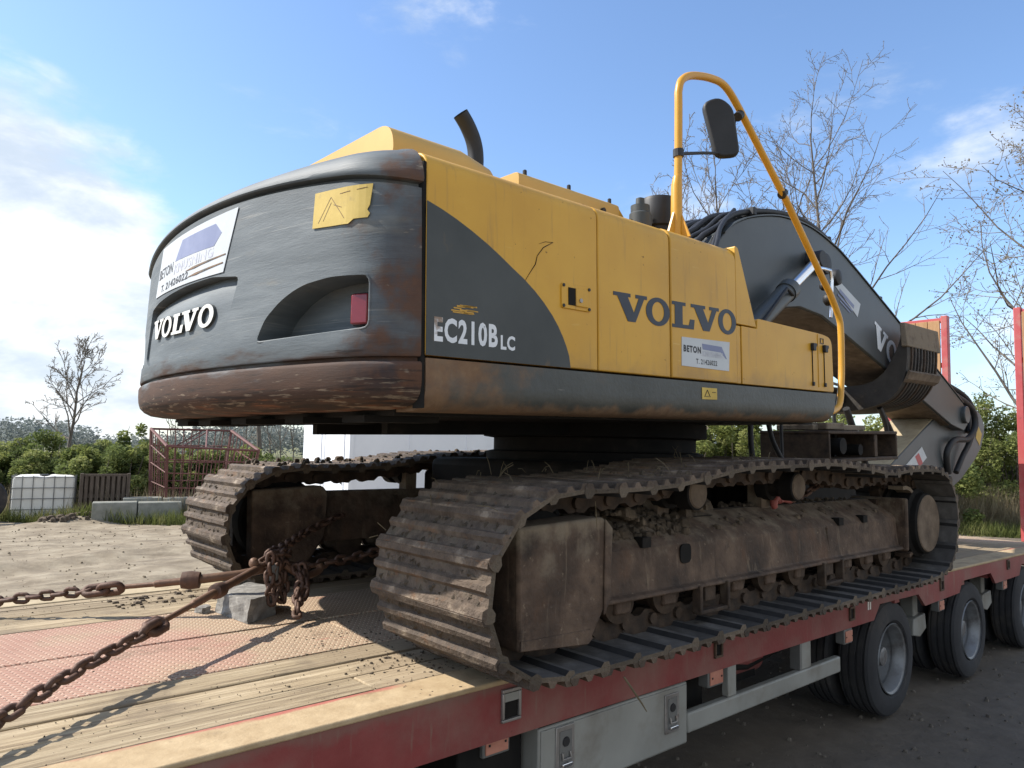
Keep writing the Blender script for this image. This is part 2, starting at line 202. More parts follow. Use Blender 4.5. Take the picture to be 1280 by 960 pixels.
# ------------------------------------------------------------------ mesh helpers
class MB:
    def __init__(s): s.v = []; s.f = []; s.m = []; s.cur = 0
    def add(s, vs, fs):
        o = len(s.v); s.v += [tuple(v) for v in vs]; s.f += [tuple(i+o for i in f) for f in fs]; s.m += [s.cur]*len(fs); return s
    def box(s, c, d, M=None):
        x, y, z = (k/2 for k in d); vs = [Vector((i*x, j*y, k*z)) for i in (-1, 1) for j in (-1, 1) for k in (-1, 1)]
        if M is not None: vs = [M @ v for v in vs]
        c = Vector(c); return s.add([v+c for v in vs], [(0, 1, 3, 2), (4, 6, 7, 5), (0, 4, 5, 1), (2, 3, 7, 6), (0, 2, 6, 4), (1, 5, 7, 3)])
    def bar(s, a, b, w, h, up=(0, 0, 1)):
        a, b = Vector(a), Vector(b); d = b-a; x = d.normalized(); y = Vector(up).cross(x)
        if y.length < 1e-4: y = Vector((0, 1, 0))
        y.normalize(); z = x.cross(y); return s.box((a+b)/2, (d.length, w, h), Matrix((x, y, z)).transposed())
    def prism(s, poly, axis, a, b):
        """poly: 2-D outline, extruded along axis from a to b. axis 0: (y,z); 1: (x,z); 2: (x,y)"""
        def P(p, t): return {0: (t, p[0], p[1]), 1: (p[0], t, p[1]), 2: (p[0], p[1], t)}[axis]
        n = len(poly); return s.add([P(p, a) for p in poly]+[P(p, b) for p in poly], [tuple(range(n))[::-1], tuple(range(n, 2*n))]+[(i, (i+1) % n, n+(i+1) % n, n+i) for i in range(n)])
    def tube(s, pts, r, n=8, caps=True, closed=False):
        pts = [Vector(p) for p in pts]; m = len(pts); rs = r if isinstance(r, (list, tuple)) else [r]*m
        vs = []; ref = None
        for i, p in enumerate(pts):
            if closed: t = pts[(i+1) % m]-pts[i-1]
            else: t = pts[min(i+1, m-1)]-pts[max(i-1, 0)]
            t = t.normalized() if t.length > 1e-9 else Vector((0, 0, 1))
            if ref is None: ref = Vector((0, 0, 1)) if abs(t.z) < .9 else Vector((1, 0, 0))
            u = t.cross(ref)
            if u.length < 1e-5: u = t.cross(Vector((.3, .9, .2)))
            u.normalize(); w = u.cross(t); ref = w
            vs += [p+rs[i]*(math.cos(2*math.pi*k/n)*u+math.sin(2*math.pi*k/n)*w) for k in range(n)]
        fs = []
        for i in range(m if closed else m-1):
            j = (i+1) % m
            fs += [(i*n+k, i*n+(k+1) % n, j*n+(k+1) % n, j*n+k) for k in range(n)]
        if caps and not closed: fs += [tuple(range(n))[::-1], tuple((m-1)*n+k for k in range(n))]
        return s.add(vs, fs)
    def lathe(s, prof, c=(0, 0, 0), axis=1, n=32, closed=True):
        """prof: (offset along axis, radius)"""
        vs = []; m = len(prof)
        for t, r in prof:
            for k in range(n):
                a = 2*math.pi*k/n; q = (r*math.cos(a), r*math.sin(a))
                v = {0: (t, q[0], q[1]), 1: (q[0], t, q[1]), 2: (q[0], q[1], t)}[axis]; vs.append((v[0]+c[0], v[1]+c[1], v[2]+c[2]))
        fs = [(i*n+k, i*n+(k+1) % n, (i+1)*n+(k+1) % n, (i+1)*n+k) for i in range(m-1) for k in range(n)]
        if closed: fs += [tuple(range(n))[::-1], tuple((m-1)*n+k for k in range(n))]
        return s.add(vs, fs)
    def mesh(s, name, mats):
        me = bpy.data.meshes.new(name); me.from_pydata(s.v, [], s.f)
        for m in (mats if isinstance(mats, (list, tuple)) else [mats]): me.materials.append(m)
        if any(s.m): me.polygons.foreach_set('material_index', s.m)
        bm = bmesh.new(); bm.from_mesh(me); bmesh.ops.recalc_face_normals(bm, faces=bm.faces); bm.to_mesh(me); bm.free(); me.update(); return me
    def obj(s, name, mats, parent=None, smooth=0., bevel=0., seg=2, M=None, **props): return link(name, s.mesh(name, mats), parent, smooth, bevel, seg, M, **props)
def link(name, me, parent=None, smooth=0., bevel=0., seg=2, M=None, **props):
    o = bpy.data.objects.new(name, me); COL.objects.link(o)
    if parent is not None: o.parent = parent
    if M is not None: o.matrix_local = M
    if bevel:
        b = o.modifiers.new('bevel', 'BEVEL'); b.width = bevel; b.segments = seg; b.limit_method = 'ANGLE'; b.angle_limit = R_(35)
    if smooth or bevel:
        a = R_(smooth or 40); me.polygons.foreach_set('use_smooth', [True]*len(me.polygons))
        me.set_sharp_from_angle(angle=a)
    for k, v in props.items(): o[k] = v
    return o
def thing(name, label, cat, loc=(0, 0, 0), group=None, rz=0):
    o = bpy.data.objects.new(name, None); COL.objects.link(o); o.location = loc; o.rotation_euler = (0, 0, rz); o['label'] = label; o['category'] = cat
    o.empty_display_size = .2
    if group: o['group'] = group
    return o
def catmull(P, n=6, closed=False):
    P = [Vector(p) for p in P]; m = len(P); out = []
    for i in range(m if closed else m-1):
        g = (lambda k: P[k % m]) if closed else (lambda k: P[max(0, min(m-1, k))])
        a, b, c, d = g(i-1), g(i), g(i+1), g(i+2)
        for j in range(n):
            t = j/n; out.append(.5*((2*b)+(c-a)*t+(2*a-5*b+4*c-d)*t*t+(3*b-a-3*c+d)*t**3))
    if not closed: out.append(P[-1])
    return out
def arc(cx, cz, r, a0, a1, n): return [(cx+r*math.cos(R_(a0+(a1-a0)*i/n)), cz+r*math.sin(R_(a0+(a1-a0)*i/n))) for i in range(n+1)]
def roundpoly(P, r, n=4):
    out = []; m = len(P); rr = r if isinstance(r, (list, tuple)) else [r]*m
    for i in range(m):
        p = Vector(P[i]).to_2d(); a = Vector(P[i-1]).to_2d()-p; b = Vector(P[(i+1) % m]).to_2d()-p; k = min(rr[i], a.length*.45, b.length*.45)
        if k < 1e-5: out.append(tuple(p)); continue
        A = p+a.normalized()*k; B = p+b.normalized()*k
        for j in range(n+1):
            t = j/n; out.append(tuple((1-t)**2*A+2*t*(1-t)*p+t*t*B))
    return out
_tx = {}
def text2d(s, off=.018):
    """flat lettering as (verts2d, faces), unit height, width as drawn, start at x=0"""
    if (s, off) in _tx: return _tx[(s, off)]
    c = bpy.data.curves.new('lettering', 'FONT'); c.body = s; c.size = 1; c.resolution_u = 3; c.offset = off; c.space_character = 1+off*4
    o = bpy.data.objects.new('lettering', c); COL.objects.link(o); bpy.context.view_layer.update()
    me = bpy.data.meshes.new_from_object(o.evaluated_get(bpy.context.evaluated_depsgraph_get()))
    v = np.array([tuple(k.co)[:2] for k in me.vertices]); f = [tuple(p.vertices) for p in me.polygons]
    bpy.data.objects.remove(o); bpy.data.meshes.remove(me); bpy.data.curves.remove(c)
    v -= v.min(0); v /= v[:, 1].max(); _tx[(s, off)] = (v, f, v[:, 0].max()); return _tx[(s, off)]

# ------------------------------------------------------------------ the excavator
UM = Matrix.Rotation(R_(1.49), 4, 'Z') @ Matrix.Rotation(R_(-1.40), 4, 'Y')     # the upper body is slewed and tipped a little
ex = thing('excavator', 'large yellow and grey tracked excavator chained on the red trailer', 'excavator', (0, 0, 0))
def U(mb, name, mats, parent=ex, **k):
    return mb.obj(name, mats, parent, M=UM if parent is ex else None, **k)
HW, RC, X0, RF, XS = 1.368, 3.4, 2.775, .40, -2.385
CX = RC-X0; FY = HW-RF; FX = CX-math.sqrt((RC-RF)**2-FY**2); TH0 = math.asin(FY/(RC-RF)); S0 = RC*TH0
SEND = S0+RF*(math.acos((FX-XS)/RF)-TH0)
def plan(s, off=0.):          # the counterweight's plan outline by arc length from its rear centre, positive towards the near side
    sg = 1 if s >= 0 else -1; a = abs(s)
    if a <= S0: t = a/RC; n = (-math.cos(t), -math.sin(t)*sg); p = (CX-RC*math.cos(t), -RC*math.sin(t)*sg)
    else: t = TH0+(a-S0)/RF; n = (-math.cos(t), -math.sin(t)*sg); p = (FX-RF*math.cos(t), -(FY+RF*math.sin(t))*sg)
    return (p[0]+n[0]*off, p[1]+n[1]*off)
def lean(s, z): return .07*min(1, max(0, (z-1.22)/.65))*(1-(abs(s)/SEND)**2)      # the rear face leans in towards its top
def on_cw(s, z, off=0.): x, y = plan(s, off-lean(s, z)); return (x, y, z)
def counterweight():
    ss = [SEND*math.sin(math.pi/2*(k/34))*.25+SEND*(k/34)*.75 for k in range(-34, 35)]
    prof = [(1.048, .22), (1.051, .12), (1.061, .062), (1.078, .030), (1.100, .010), (1.128, .002), (1.16, 0), (1.196, 0), (1.204, .003), (1.209, .010), (1.2095, .030), (1.224, .030), (1.226, .010), (1.232, .006),
            (1.30, .006), (1.40, .006), (1.50, .007), (1.60, .008), (1.70, .009), (1.80, .011), (1.852, .012), (1.856, .034), (1.870, .034), (1.873, .000), (1.880, -.004)]
    prof += [(1.892, -.002), (1.906, .004), (1.922, .013), (1.938, .026), (1.952, .046), (1.963, .076), (1.971, .118), (1.977, .18), (1.985, .40), (1.988, .62)]
    mb = MB(); n = len(ss)
    for z, i in prof:
        for s in ss:
            e = (abs(s)/SEND)**2; dg = .062-.10*e; x, y = plan(s, -min(i, .36)-lean(s, z))
            zz = z+dg*min(1, max(0, (z-1.62)/.2)) if z <= 1.8735 else 1.873+dg+(z-1.873)*(2.002-1.873-dg-.012*e)/.104
            x = min(x+max(0, i-.36), XS-.01) if abs(s) < SEND*.999 else XS
            mb.v.append((x, y, zz))
    m = len(prof)
    for i in range(m-1): mb.f += [(i*n+k, i*n+k+1, (i+1)*n+k+1, (i+1)*n+k) for k in range(n-1)]+[(i*n+n-1, i*n, (i+1)*n, (i+1)*n+n-1)]
    mb.f += [tuple(range(n))[::-1], tuple((m-1)*n+k for k in range(n))]; mb.m = [0]*len(mb.f)
    return mb.mesh('counterweight', M_cw)
def cutter(poly, r_in, r_out=.12):      # a prism that follows the curved rear face
    poly = roundpoly(poly, .03, 3); dz = r_in if callable(r_in) else (lambda z: r_in)
    bm = bmesh.new(); bm.faces.new([bm.verts.new((s, z, 0)) for s, z in poly])
    for ax in (0, 1):
        lo, hi = min(p[ax] for p in poly), max(p[ax] for p in poly); m = 16 if ax == 0 else 5
        for k in range(1, m):
            co = [0, 0, 0]; co[ax] = lo+(hi-lo)*k/m; no = [0, 0, 0]; no[ax] = 1; bmesh.ops.bisect_plane(bm, geom=bm.verts[:]+bm.edges[:]+bm.faces[:], plane_co=co, plane_no=no)
    ext = bmesh.ops.extrude_face_region(bm, geom=bm.faces[:]); top = [g for g in ext['geom'] if isinstance(g, bmesh.types.BMVert)]
    for v in top: v.co.z = 1
    for v in bm.verts: s, z, k = v.co; v.co = on_cw(s, z, r_out if k > .5 else -dz(z))
    bmesh.ops.recalc_face_normals(bm, faces=bm.faces); me = bpy.data.meshes.new('cutter'); bm.to_mesh(me); bm.free(); me.materials.append(M_cw)
    o = bpy.data.objects.new('cutter', me); COL.objects.link(o); return o
POCKET = [(.690, 1.303), (.736, 1.391), (.816, 1.450), (.88, 1.480), (.949, 1.501), (1.074, 1.514), (1.254, 1.508), (1.254, 1.321)]
EMB = [(-.50, 1.295), (-.60, 1.33), (-.62, 1.588), (-.451, 1.606), (-.2, 1.615), (.022, 1.619), (.291, 1.616), (.526, 1.586), (.452, 1.330), (.388, 1.298)]
me = counterweight(); cwo = bpy.data.objects.new('cw_tmp', me); COL.objects.link(cwo); cuts = []
for poly, d in ((POCKET, .15), ([(-s, z) for s, z in POCKET][::-1], .15), (EMB, lambda z: .017+.030*max(0, (z-1.30)/.29)**6)):
    c = cutter(poly, d); cuts.append(c); b = cwo.modifiers.new('b', 'BOOLEAN'); b.object = c; b.operation = 'DIFFERENCE'; b.solver = 'EXACT'
bpy.context.view_layer.update()
me2 = bpy.data.meshes.new_from_object(cwo.evaluated_get(bpy.context.evaluated_depsgraph_get()))
if len(me2.polygons) < 500: me2 = me.copy()
for o in cuts+[cwo]: bpy.data.objects.remove(o)
me2.name = 'counterweight'; cw = link('counterweight', me2, ex, smooth=38, M=UM)
def cw_patch(name, poly, off, m, parent=cw, sub=10):      # a thin sheet stuck on the curved face, cut in strips so that it follows the curve
    bm = bmesh.new(); f = bm.faces.new([bm.verts.new((s, z, 0)) for s, z in poly])
    lo, hi = min(p[0] for p in poly), max(p[0] for p in poly)
    for k in range(1, sub):
        bmesh.ops.bisect_plane(bm, geom=bm.verts[:]+bm.edges[:]+bm.faces[:], plane_co=(lo+(hi-lo)*k/sub, 0, 0), plane_no=(1, 0, 0))
    for v in bm.verts: v.co = on_cw(v.co.x, v.co.y, off-.008)
    me = bpy.data.meshes.new(name); bm.to_mesh(me); bm.free(); me.materials.append(m); o = link(name, me, parent)
    s = o.modifiers.new('thick', 'SOLIDIFY'); s.thickness = .002; s.offset = 0
    return o
def cw_text(name, s, x, z, h, width, off, m, parent, slope=0.):
    v, f, w = text2d(s); mb = MB()
    mb.add([on_cw(x-p[0]/w*width*-1, z+p[1]*h+slope*p[0]/w, off-.008) for p in v], f); o = mb.obj(name, m, parent)
    return o
def slab_letters(h):       # V O L V O in a wide slab-serif face; (outline, hole) with width fractions
    V = [(0, 1), (.50, 1), (.50, .87), (.42, .87), (.60, .33), (.745, .87), (.65, .87), (.65, 1), (1, 1), (1, .87), (.91, .87), (.645, 0), (.42, 0), (.115, .87), (0, .87)]
    Lt = [(0, 1), (.60, 1), (.60, .87), (.46, .87), (.46, .14), (.74, .14), (.80, .38), (1, .38), (.96, 0), (0, 0), (0, .13), (.12, .13), (.12, .87), (0, .87)]
    O = ([(.5+.5*math.cos(2*math.pi*k/28), .5+.53*math.sin(2*math.pi*k/28)) for k in range(28)], [(.5+.255*math.cos(2*math.pi*k/28), .5+.37*math.sin(2*math.pi*k/28)) for k in range(28)])
    return {'V': (V, None), 'L': (Lt, None), 'O': O}
LT = slab_letters(1)
def letter(mb, ch, fn, d0, d1):
    """fn(u, v, depth) -> point; solid letter between depths d0 and d1"""
    out, hole = LT[ch]; n = len(out)
    if hole is None:
        mb.add([fn(u, v, d0) for u, v in out]+[fn(u, v, d1) for u, v in out], [tuple(range(n)), tuple(range(n, 2*n))[::-1]]+[(i, (i+1) % n, n+(i+1) % n, n+i) for i in range(n)])
    else:
        vs = [fn(u, v, d) for d in (d0, d1) for ring in (out, hole) for u, v in ring]
        fs = []
        for i in range(n):
            j = (i+1) % n; fs += [(i, j, n+j, n+i), (2*n+i, 3*n+i, 3*n+j, 2*n+j), (i, 2*n+i, 2*n+j, j), (n+i, n+j, 3*n+j, 3*n+i)]
        mb.add(vs, fs)
# raised emblem letters, each its own piece, side walls greyed to stand for shade
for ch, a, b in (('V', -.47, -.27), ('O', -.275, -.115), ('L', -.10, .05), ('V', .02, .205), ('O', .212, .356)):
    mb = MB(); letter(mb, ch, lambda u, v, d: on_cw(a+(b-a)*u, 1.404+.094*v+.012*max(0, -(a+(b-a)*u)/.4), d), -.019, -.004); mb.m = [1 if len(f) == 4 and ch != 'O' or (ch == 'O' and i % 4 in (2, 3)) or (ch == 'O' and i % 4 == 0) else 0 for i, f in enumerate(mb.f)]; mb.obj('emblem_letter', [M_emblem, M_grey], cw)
cw_patch('company_sticker', [(-.54, 1.640), (.395, 1.622), (.463, 1.885), (-.50, 1.885)], .0035, M_white)
sticker = [c for c in cw.children if c.name == 'company_sticker'][0]
cw_patch('printed_roof', [(-.20, 1.768), (.28, 1.752), (.34, 1.80), (.27, 1.852), (-.13, 1.858)], .0052, M_blue_print, sticker, 6)
cw_text('printed_word', 'BETON', -.50, 1.722, .052, .27, .0056, M_black_print, sticker)
cw_text('printed_word', 'KNUSNING', -.20, 1.705, .046, .48, .0058, M_pale_print, sticker)
cw_text('printed_number', 'T. 21426022', -.42, 1.650, .036, .44, .0056, M_black_print, sticker)
for z0, s0, s1 in ((1.690, -.02, .40), (1.656, .02, .385)):
    cw_patch('scratch', [(s0, z0), (s0+.1, z0-.004), (s1, z0+.006), (s1, z0+.010), (s0+.1, z0+.006)], .0064, M_hull, sticker, 3)
ws = cw_patch('warning_sticker', [(.975, 1.703), (1.07, 1.698), (1.155, 1.695), (1.18, 1.710), (1.238, 1.710), (1.247, 1.724), (1.236, 1.738), (1.246, 1.754), (1.257, 1.829), (.979, 1.834)], .0035, M_warn)
mb = MB()
for a, b in (((1.005, 1.718), (1.065, 1.805)), ((1.065, 1.805), (1.135, 1.718)), ((1.03, 1.722), (1.068, 1.785)), ((1.11, 1.81), (1.16, 1.813)), ((1.19, 1.814), (1.235, 1.818)), ((1.08, 1.775), (1.12, 1.76))):
    [mb.bar(on_cw(a[0]+(b[0]-a[0])*k/5, a[1]+(b[1]-a[1])*k/5, -.0040), on_cw(a[0]+(b[0]-a[0])*(k+1)/5, a[1]+(b[1]-a[1])*(k+1)/5, -.0040), .0022, .002) for k in range(5)]
mb.obj('pictogram', M_hull, ws)
# red tail lamp in the near pocket
def lamp(sg):
    mb = MB(); q = [(1.15, 1.338), (1.24, 1.338), (1.24, 1.458), (1.15, 1.458)]
    def solid(q, r0, r1): mb.add([on_cw(sg*s, z, r) for r in (r0, r1) for s, z in q], [(0, 1, 2, 3), (4, 5, 6, 7), (0, 1, 5, 4), (1, 2, 6, 5), (2, 3, 7, 6), (3, 0, 4, 7)])
    solid(q, -.153, -.055); h = mb.obj('lamp_housing', M_dark, cw, bevel=.006); mb = MB()
    solid([(1.157, 1.342), (1.233, 1.342), (1.233, 1.450), (1.157, 1.450)], -.056, -.035); mb.obj('lamp_lens', M_lamp, h, bevel=.006)
lamp(1); lamp(-1)
for sg in (-1, 1):      # cast lip round the lower and outer edge of each pocket
    pts = roundpoly(POCKET, .03, 3); i0 = min(range(len(pts)), key=lambda i: pts[i][0]+pts[i][1]); lip = [p for p in pts if p[1] < 1.325 or p[0] > 1.235]
    lip = sorted([p for p in lip if p[1] < 1.33 and p[0] < 1.235], key=lambda p: p[0])+sorted([p for p in lip if p[0] >= 1.235], key=lambda p: p[1])
    lip = [(lip[0][0]+(lip[1][0]-lip[0][0])*k/8, lip[0][1]+(lip[1][1]-lip[0][1])*k/8) for k in range(8)]+lip[1:]
    MB().tube([on_cw(sg*a, b, -.009) for a, b in lip], .0055, 8).obj('pocket_lip', M_cw, cw, smooth=60)
U(MB().box((-2.377, -1.30, 1.48), (.014, .05, .86)), 'seam_strip', M_black)  # black strip filling the seam between counterweight and door
# --- body panels on the near side; profile shared by the doors: upright face rolled over into the roof
def side_prof(z0, y_in=-1.0, t=0.): return [(-1.33-t, z0), (-1.33-t, 1.885)]+[(-1.255-(.075+t)*math.cos(R_(a)), 1.885+(.075+t)*math.sin(R_(a))) for a in (15, 30, 45, 60, 75, 90)]+[(y_in, 1.972+t), (y_in, z0)]
def panel(name, x0, x1, m, z0=1.232, t=0., y_in=-1.0):
    return U(MB().prism(side_prof(z0, y_in, t), 0, x0, x1), name, m, smooth=35, bevel=.005)
U(MB().box((-.76, 0, 1.36), (3.14, 2.56, .34)).box((-1.36, 0, 1.73), (1.96, 2.56, .38)), 'gap_backing', M_black)  # inner black box, put in so the gaps between panels look dark
rear_door = panel('rear_door', -2.370, -1.474, M_yel)
mid_door = panel('middle_door', -1.468, -.949, M_yel)
front_door = panel('front_door', -.941, -.356, M_yel, t=.004)
# wedge behind the tool box
U(MB().prism(roundpoly([(-.349, 1.551), (-.349, 1.972), (-.318, 1.965), (-.142, 1.551)], [.004, .01, .05, .01], 4), 1, -1.33, -.62), 'sloping_panel', M_yel, smooth=35, bevel=.012)
U(MB().prism([(-.349, 1.232), (-.349, 1.543), (-.306, 1.543), (-.306, 1.232)], 1, -1.327, -.65), 'narrow_panel', M_yel, bevel=.004)
tool = U(MB().prism(roundpoly([(-.298, 1.232), (-.298, 1.544), (-.135, 1.544), (-.128, 1.602), (.66, 1.590), (.80, 1.575), (.812, 1.232)], [.004, .004, .004, .02, .04, .09, .02], 5), 1, -1.33, -.60), 'tool_box', M_yel, smooth=35, bevel=.014)
for x in (.52, .68):
    lt = MB().prism([(x-.018, 1.475), (x+.018, 1.475), (x+.018, 1.50), (x+.03, 1.5), (x+.03, 1.52), (x-.02, 1.52)], 1, -1.352, -1.331).obj('latch', M_dark, tool, bevel=.003)
    MB().box((x, -1.332, 1.37), (.006, .004, .21)).obj('seam', M_black, tool); MB().box((x, -1.336, 1.272), (.02, .012, .024)).obj('bolt', M_dark, tool, bevel=.003)
MB().box((.60, -1.332, 1.42), (.004, .003, .33)).obj('seam', M_yel, tool)
for dz in (0, .03): MB().box((.655, -1.332, 1.56+dz-.03), (.045, .003, .004)).box((.635, -1.332, 1.545), (.004, .003, .03)).box((.675, -1.332, 1.545), (.004, .003, .03)).obj('mark', M_grey, tool)
# grey sweep painted across the rear door, a sheet of its own
sweep = [(-2.3708, 1.2318), (-1.647, 1.2318), (-1.655, 1.28), (-1.672, 1.32), (-1.692, 1.356), (-1.718, 1.395), (-1.752, 1.436), (-1.80, 1.482), (-1.85, 1.522), (-1.91, 1.562), (-1.97, 1.595), (-2.03, 1.63), (-2.095, 1.665), (-2.17, 1.70), (-2.243, 1.730), (-2.31, 1.753), (-2.3708, 1.770)]
sw = MB().prism(sweep, 1, -1.3335, -1.331).obj('grey_sweep', M_grey, rear_door)
def flat_text(name, s, x0, z0, x1, h, m, parent, y, slope=0., off=.018):
    v, f, w = text2d(s, off); mb = MB()
    mb.add([(x0+(x1-x0)*p[0]/w, y, z0+h*p[1]+slope*p[0]/w) for p in v], f); return mb.obj(name, m, parent)
flat_text('model_lettering', 'EC210B', -2.338, 1.281, -2.045, .088, M_ltr, sw, -1.3342, 0., .035)
flat_text('model_lettering', 'LC', -2.03, 1.277, -1.957, .055, M_ltr, sw, -1.3342, 0., .035)
mb = MB(); random.seed(3)
for k in range(16):
    x = -2.26+random.random()*.10; z = 1.392+random.random()*.03; mb.box((x, -1.3341, z), (.02+.04*random.random(), .001, .0025+.004*random.random()))
mb.obj('paint_scrape', M_yel, sw)
# door lock
lk = MB().prism(roundpoly([(-1.70, 1.475), (-1.522, 1.475), (-1.522, 1.579), (-1.70, 1.579)], .01, 2), 1, -1.336, -1.329).obj('lock_plate', M_yel, rear_door, bevel=.002)
MB().box((-1.632, -1.337, 1.527), (.06, .003, .072)).obj('recess', M_black, lk); MB().box((-1.582, -1.339, 1.527), (.075, .006, .075)).obj('lock_flap', M_yel, lk, bevel=.003)
MB().lathe([(-1.346, .009), (-1.339, .009)], (-1.592, 0, 1.515), 1, 14).obj('key_barrel', M_latch, lk)
for x in (-1.69, -1.534):
    for z in (1.485, 1.569): MB().lathe([(-1.340, .007), (-1.335, .007)], (x, 0, z), 1, 10).obj('screw', M_dark, lk)
mb = MB(); mb.tube([(-1.745, -1.331, 1.735), (-1.80, -1.331, 1.705), (-1.835, -1.331, 1.665), (-1.845, -1.331, 1.63), (-1.88, -1.331, 1.585), (-1.905, -1.331, 1.55)], [.001, .002, .0014, .002, .0012, .0006], 5).tube([(-1.745, -1.331, 1.735), (-1.79, -1.331, 1.73), (-1.825, -1.331, 1.715)], [.001, .001, .0005], 5)
mb.obj('scratch', M_black, rear_door)
# VOLVO on the doors
for ch, a, b, par in (('V', -1.369, -1.128, mid_door), ('O', -1.136, -.951, mid_door), ('L', -.938, -.750, front_door), ('V', -.780, -.528, front_door), ('O', -.535, -.350-.012, front_door)):
    mb = MB(); y = -1.3305 if par is mid_door else -1.3345
    letter(mb, ch, lambda u, v, d: (a+(b-a)*u, y-d, 1.462+.126*v+.026*((a+(b-a)*u)+1.369)), 0, .0015); mb.obj('door_letter', M_navy, par)
st = MB().prism([(-.866, 1.293), (-.442, 1.291), (-.432, 1.443), (-.862, 1.433)], 1, -1.3365, -1.3342).obj('company_sticker', M_white, front_door)
flat_text('printed_word', 'BETON', -.85, 1.362, -.70, .034, M_black_print, st, -1.3372, 0., .05)
MB().prism([(-.685, 1.385), (-.52, 1.382), (-.47, 1.352), (-.462, 1.352), (-.51, 1.412), (-.69, 1.414)], 1, -1.3372, -1.3366).obj('printed_roof', M_blue_print, st)
flat_text('printed_word', 'KNUSNING', -.685, 1.352, -.50, .027, M_pale_print, st, -1.3375)
flat_text('printed_number', 'T. 21426022', -.745, 1.310, -.555, .026, M_black_print, st, -1.3372)
# grey skirt along the foot of the body
skirt_p = [(-1.33, 1.222), (-1.33, 1.135)]+[(-1.25-.08*math.cos(R_(a)), 1.125-.083*math.sin(R_(a))) for a in (10, 25, 40, 55, 70, 90)]+[(-.9, 1.035), (-.9, 1.222)]
mb = MB(); xs = [-2.368+3.2*k/40 for k in range(40)]+[.84]
for k, x in enumerate(xs):
    for (y, z) in skirt_p:
        d = 0
        if z < 1.2 and y < -1.1: d = .018*math.exp(-((x+2.12)/.12)**2)*math.sin(min(1, (1.2-z)/.15)*math.pi*.5)-.010*math.exp(-((x+1.9)/.1)**2)
        xx = x-(.055*(1.222-z)/.19 if k == len(xs)-1 else 0)
        mb.v.append((xx, y+d, z))
n = len(skirt_p)
for k in range(len(xs)-1): mb.f += [(k*n+i, k*n+(i+1) % n, (k+1)*n+(i+1) % n, (k+1)*n+i) for i in range(n)]
mb.f += [tuple(range(n)), tuple((len(xs)-1)*n+i for i in range(n))]; mb.m = [0]*len(mb.f)
skirt = U(mb, 'skirt', M_hull, smooth=40)
wl = MB().prism([(-.69, 1.137), (-.555, 1.139), (-.555, 1.196), (-.69, 1.196)], 1, -1.3335, -1.331).obj('warning_sticker', M_warn, skirt)
MB().bar((-.67, -1.334, 1.15), (-.645, -1.334, 1.185), .004, .002).bar((-.645, -1.334, 1.185), (-.62, -1.334, 1.15), .004, .002).bar((-.60, -1.334, 1.175), (-.57, -1.334, 1.175), .006, .002).bar((-.66, -1.334, 1.152), (-.63, -1.334, 1.152), .004, .002).obj('pictogram', M_black_print, wl)
# floor of the revolving frame with the clips seen under the counterweight
mb = MB().box((-.75, 0, 1.06), (3.25, 2.3, .06)).box((-.6, -.35, 1.01), (2.6, .05, .10)).box((-.6, .35, 1.01), (2.6, .05, .10))
for y in (-.95, -.55, -.1, .4, .85): mb.box((-2.35+.1*abs(y), y, 1.018), (.34, .16, .025))
U(mb, 'revolving_frame', M_black)
U(MB().box((-.9, 1.17, 1.55), (2.9, .32, .84)), 'far_side_panel', M_yel, bevel=.05)
cab = U(MB().prism(roundpoly([(-.05, 1.12), (-.05, 2.62), (1.05, 2.66), (1.62, 2.2), (1.72, 1.12)], .12, 4), 1, .42, 1.30), 'cab', M_grey, smooth=35, bevel=.03)
MB().prism(roundpoly([(.06, 1.8), (.06, 2.5), (.98, 2.52), (1.45, 2.15), (1.5, 1.8)], .06, 3), 1, .41, .425).obj('cab_window', M_glass, cab)
# engine hood standing above the doors
hp = roundpoly([(-.915, 1.96), (-.915, 2.232), (.95, 2.255), (.95, 1.96)], [.002, .11, .11, .002], 8)
hood = MB()
for x, k in ((-2.26, 1.0), (-1.86, 1.0), (-1.70, .86), (-1.60, .45), (-1.57, .10)): hood.v += [(x+(0.02 if z > 2.1 else 0)*(x < -2), y*(1-.04*(1-k)), 1.96+(z-1.96)*k) for y, z in hp]
n = len(hp); hood.f = [(q*n+i, q*n+(i+1) % n, (q+1)*n+(i+1) % n, (q+1)*n+i) for q in range(4) for i in range(n)]+[tuple(range(n)), tuple(range(4*n, 5*n))]; hood.m = [0]*len(hood.f)
hood = U(hood, 'engine_hood', M_hood, smooth=50, bevel=.055, seg=5)
MB().box((-2.2525, -.45, 2.06), (.02, .008, .16)).obj('seam', M_black, hood)
hf = roundpoly([(-.975, 1.96), (-.975, 2.165), (.6, 2.17), (.6, 1.96)], [.002, .03, .03, .002], 3)
mh = U(MB().prism(hf, 0, -1.60, -.88), 'middle_hood', M_hood, smooth=40, bevel=.01)
for x in (-1.54, -1.24, -.93): MB().lathe([(2.16, .010), (2.186, .010), (2.19, .006)], (x, -.95, 0), 2, 10).obj('bolt', M_dark, mh)
for x, z in ((-1.02, 2.10), (-.94, 2.08)): MB().lathe([(-.992, .014), (-.975, .014)], (x, 0, z), 1, 10).obj('bolt', M_dark, mh)
U(MB().prism([(-.90, 1.96), (-.66, 1.96), (-.86, 2.15), (-.9, 2.15)], 1, -.96, .5), 'hood_step', M_yel, bevel=.008)
grille = MB().prism([(-1.95, 1.99), (-1.95, 2.0), (-1.60, 2.03), (-1.565, 1.99)], 1, -.975, -.93); U(grille, 'grille', M_dark)
U(MB().prism([(-2.366, 1.90), (-2.366, 1.975), (-2.34, 1.985), (-.36, 1.985), (-.36, 1.90)], 1, -1.02, 1.2), 'deck_plate', M_yel)
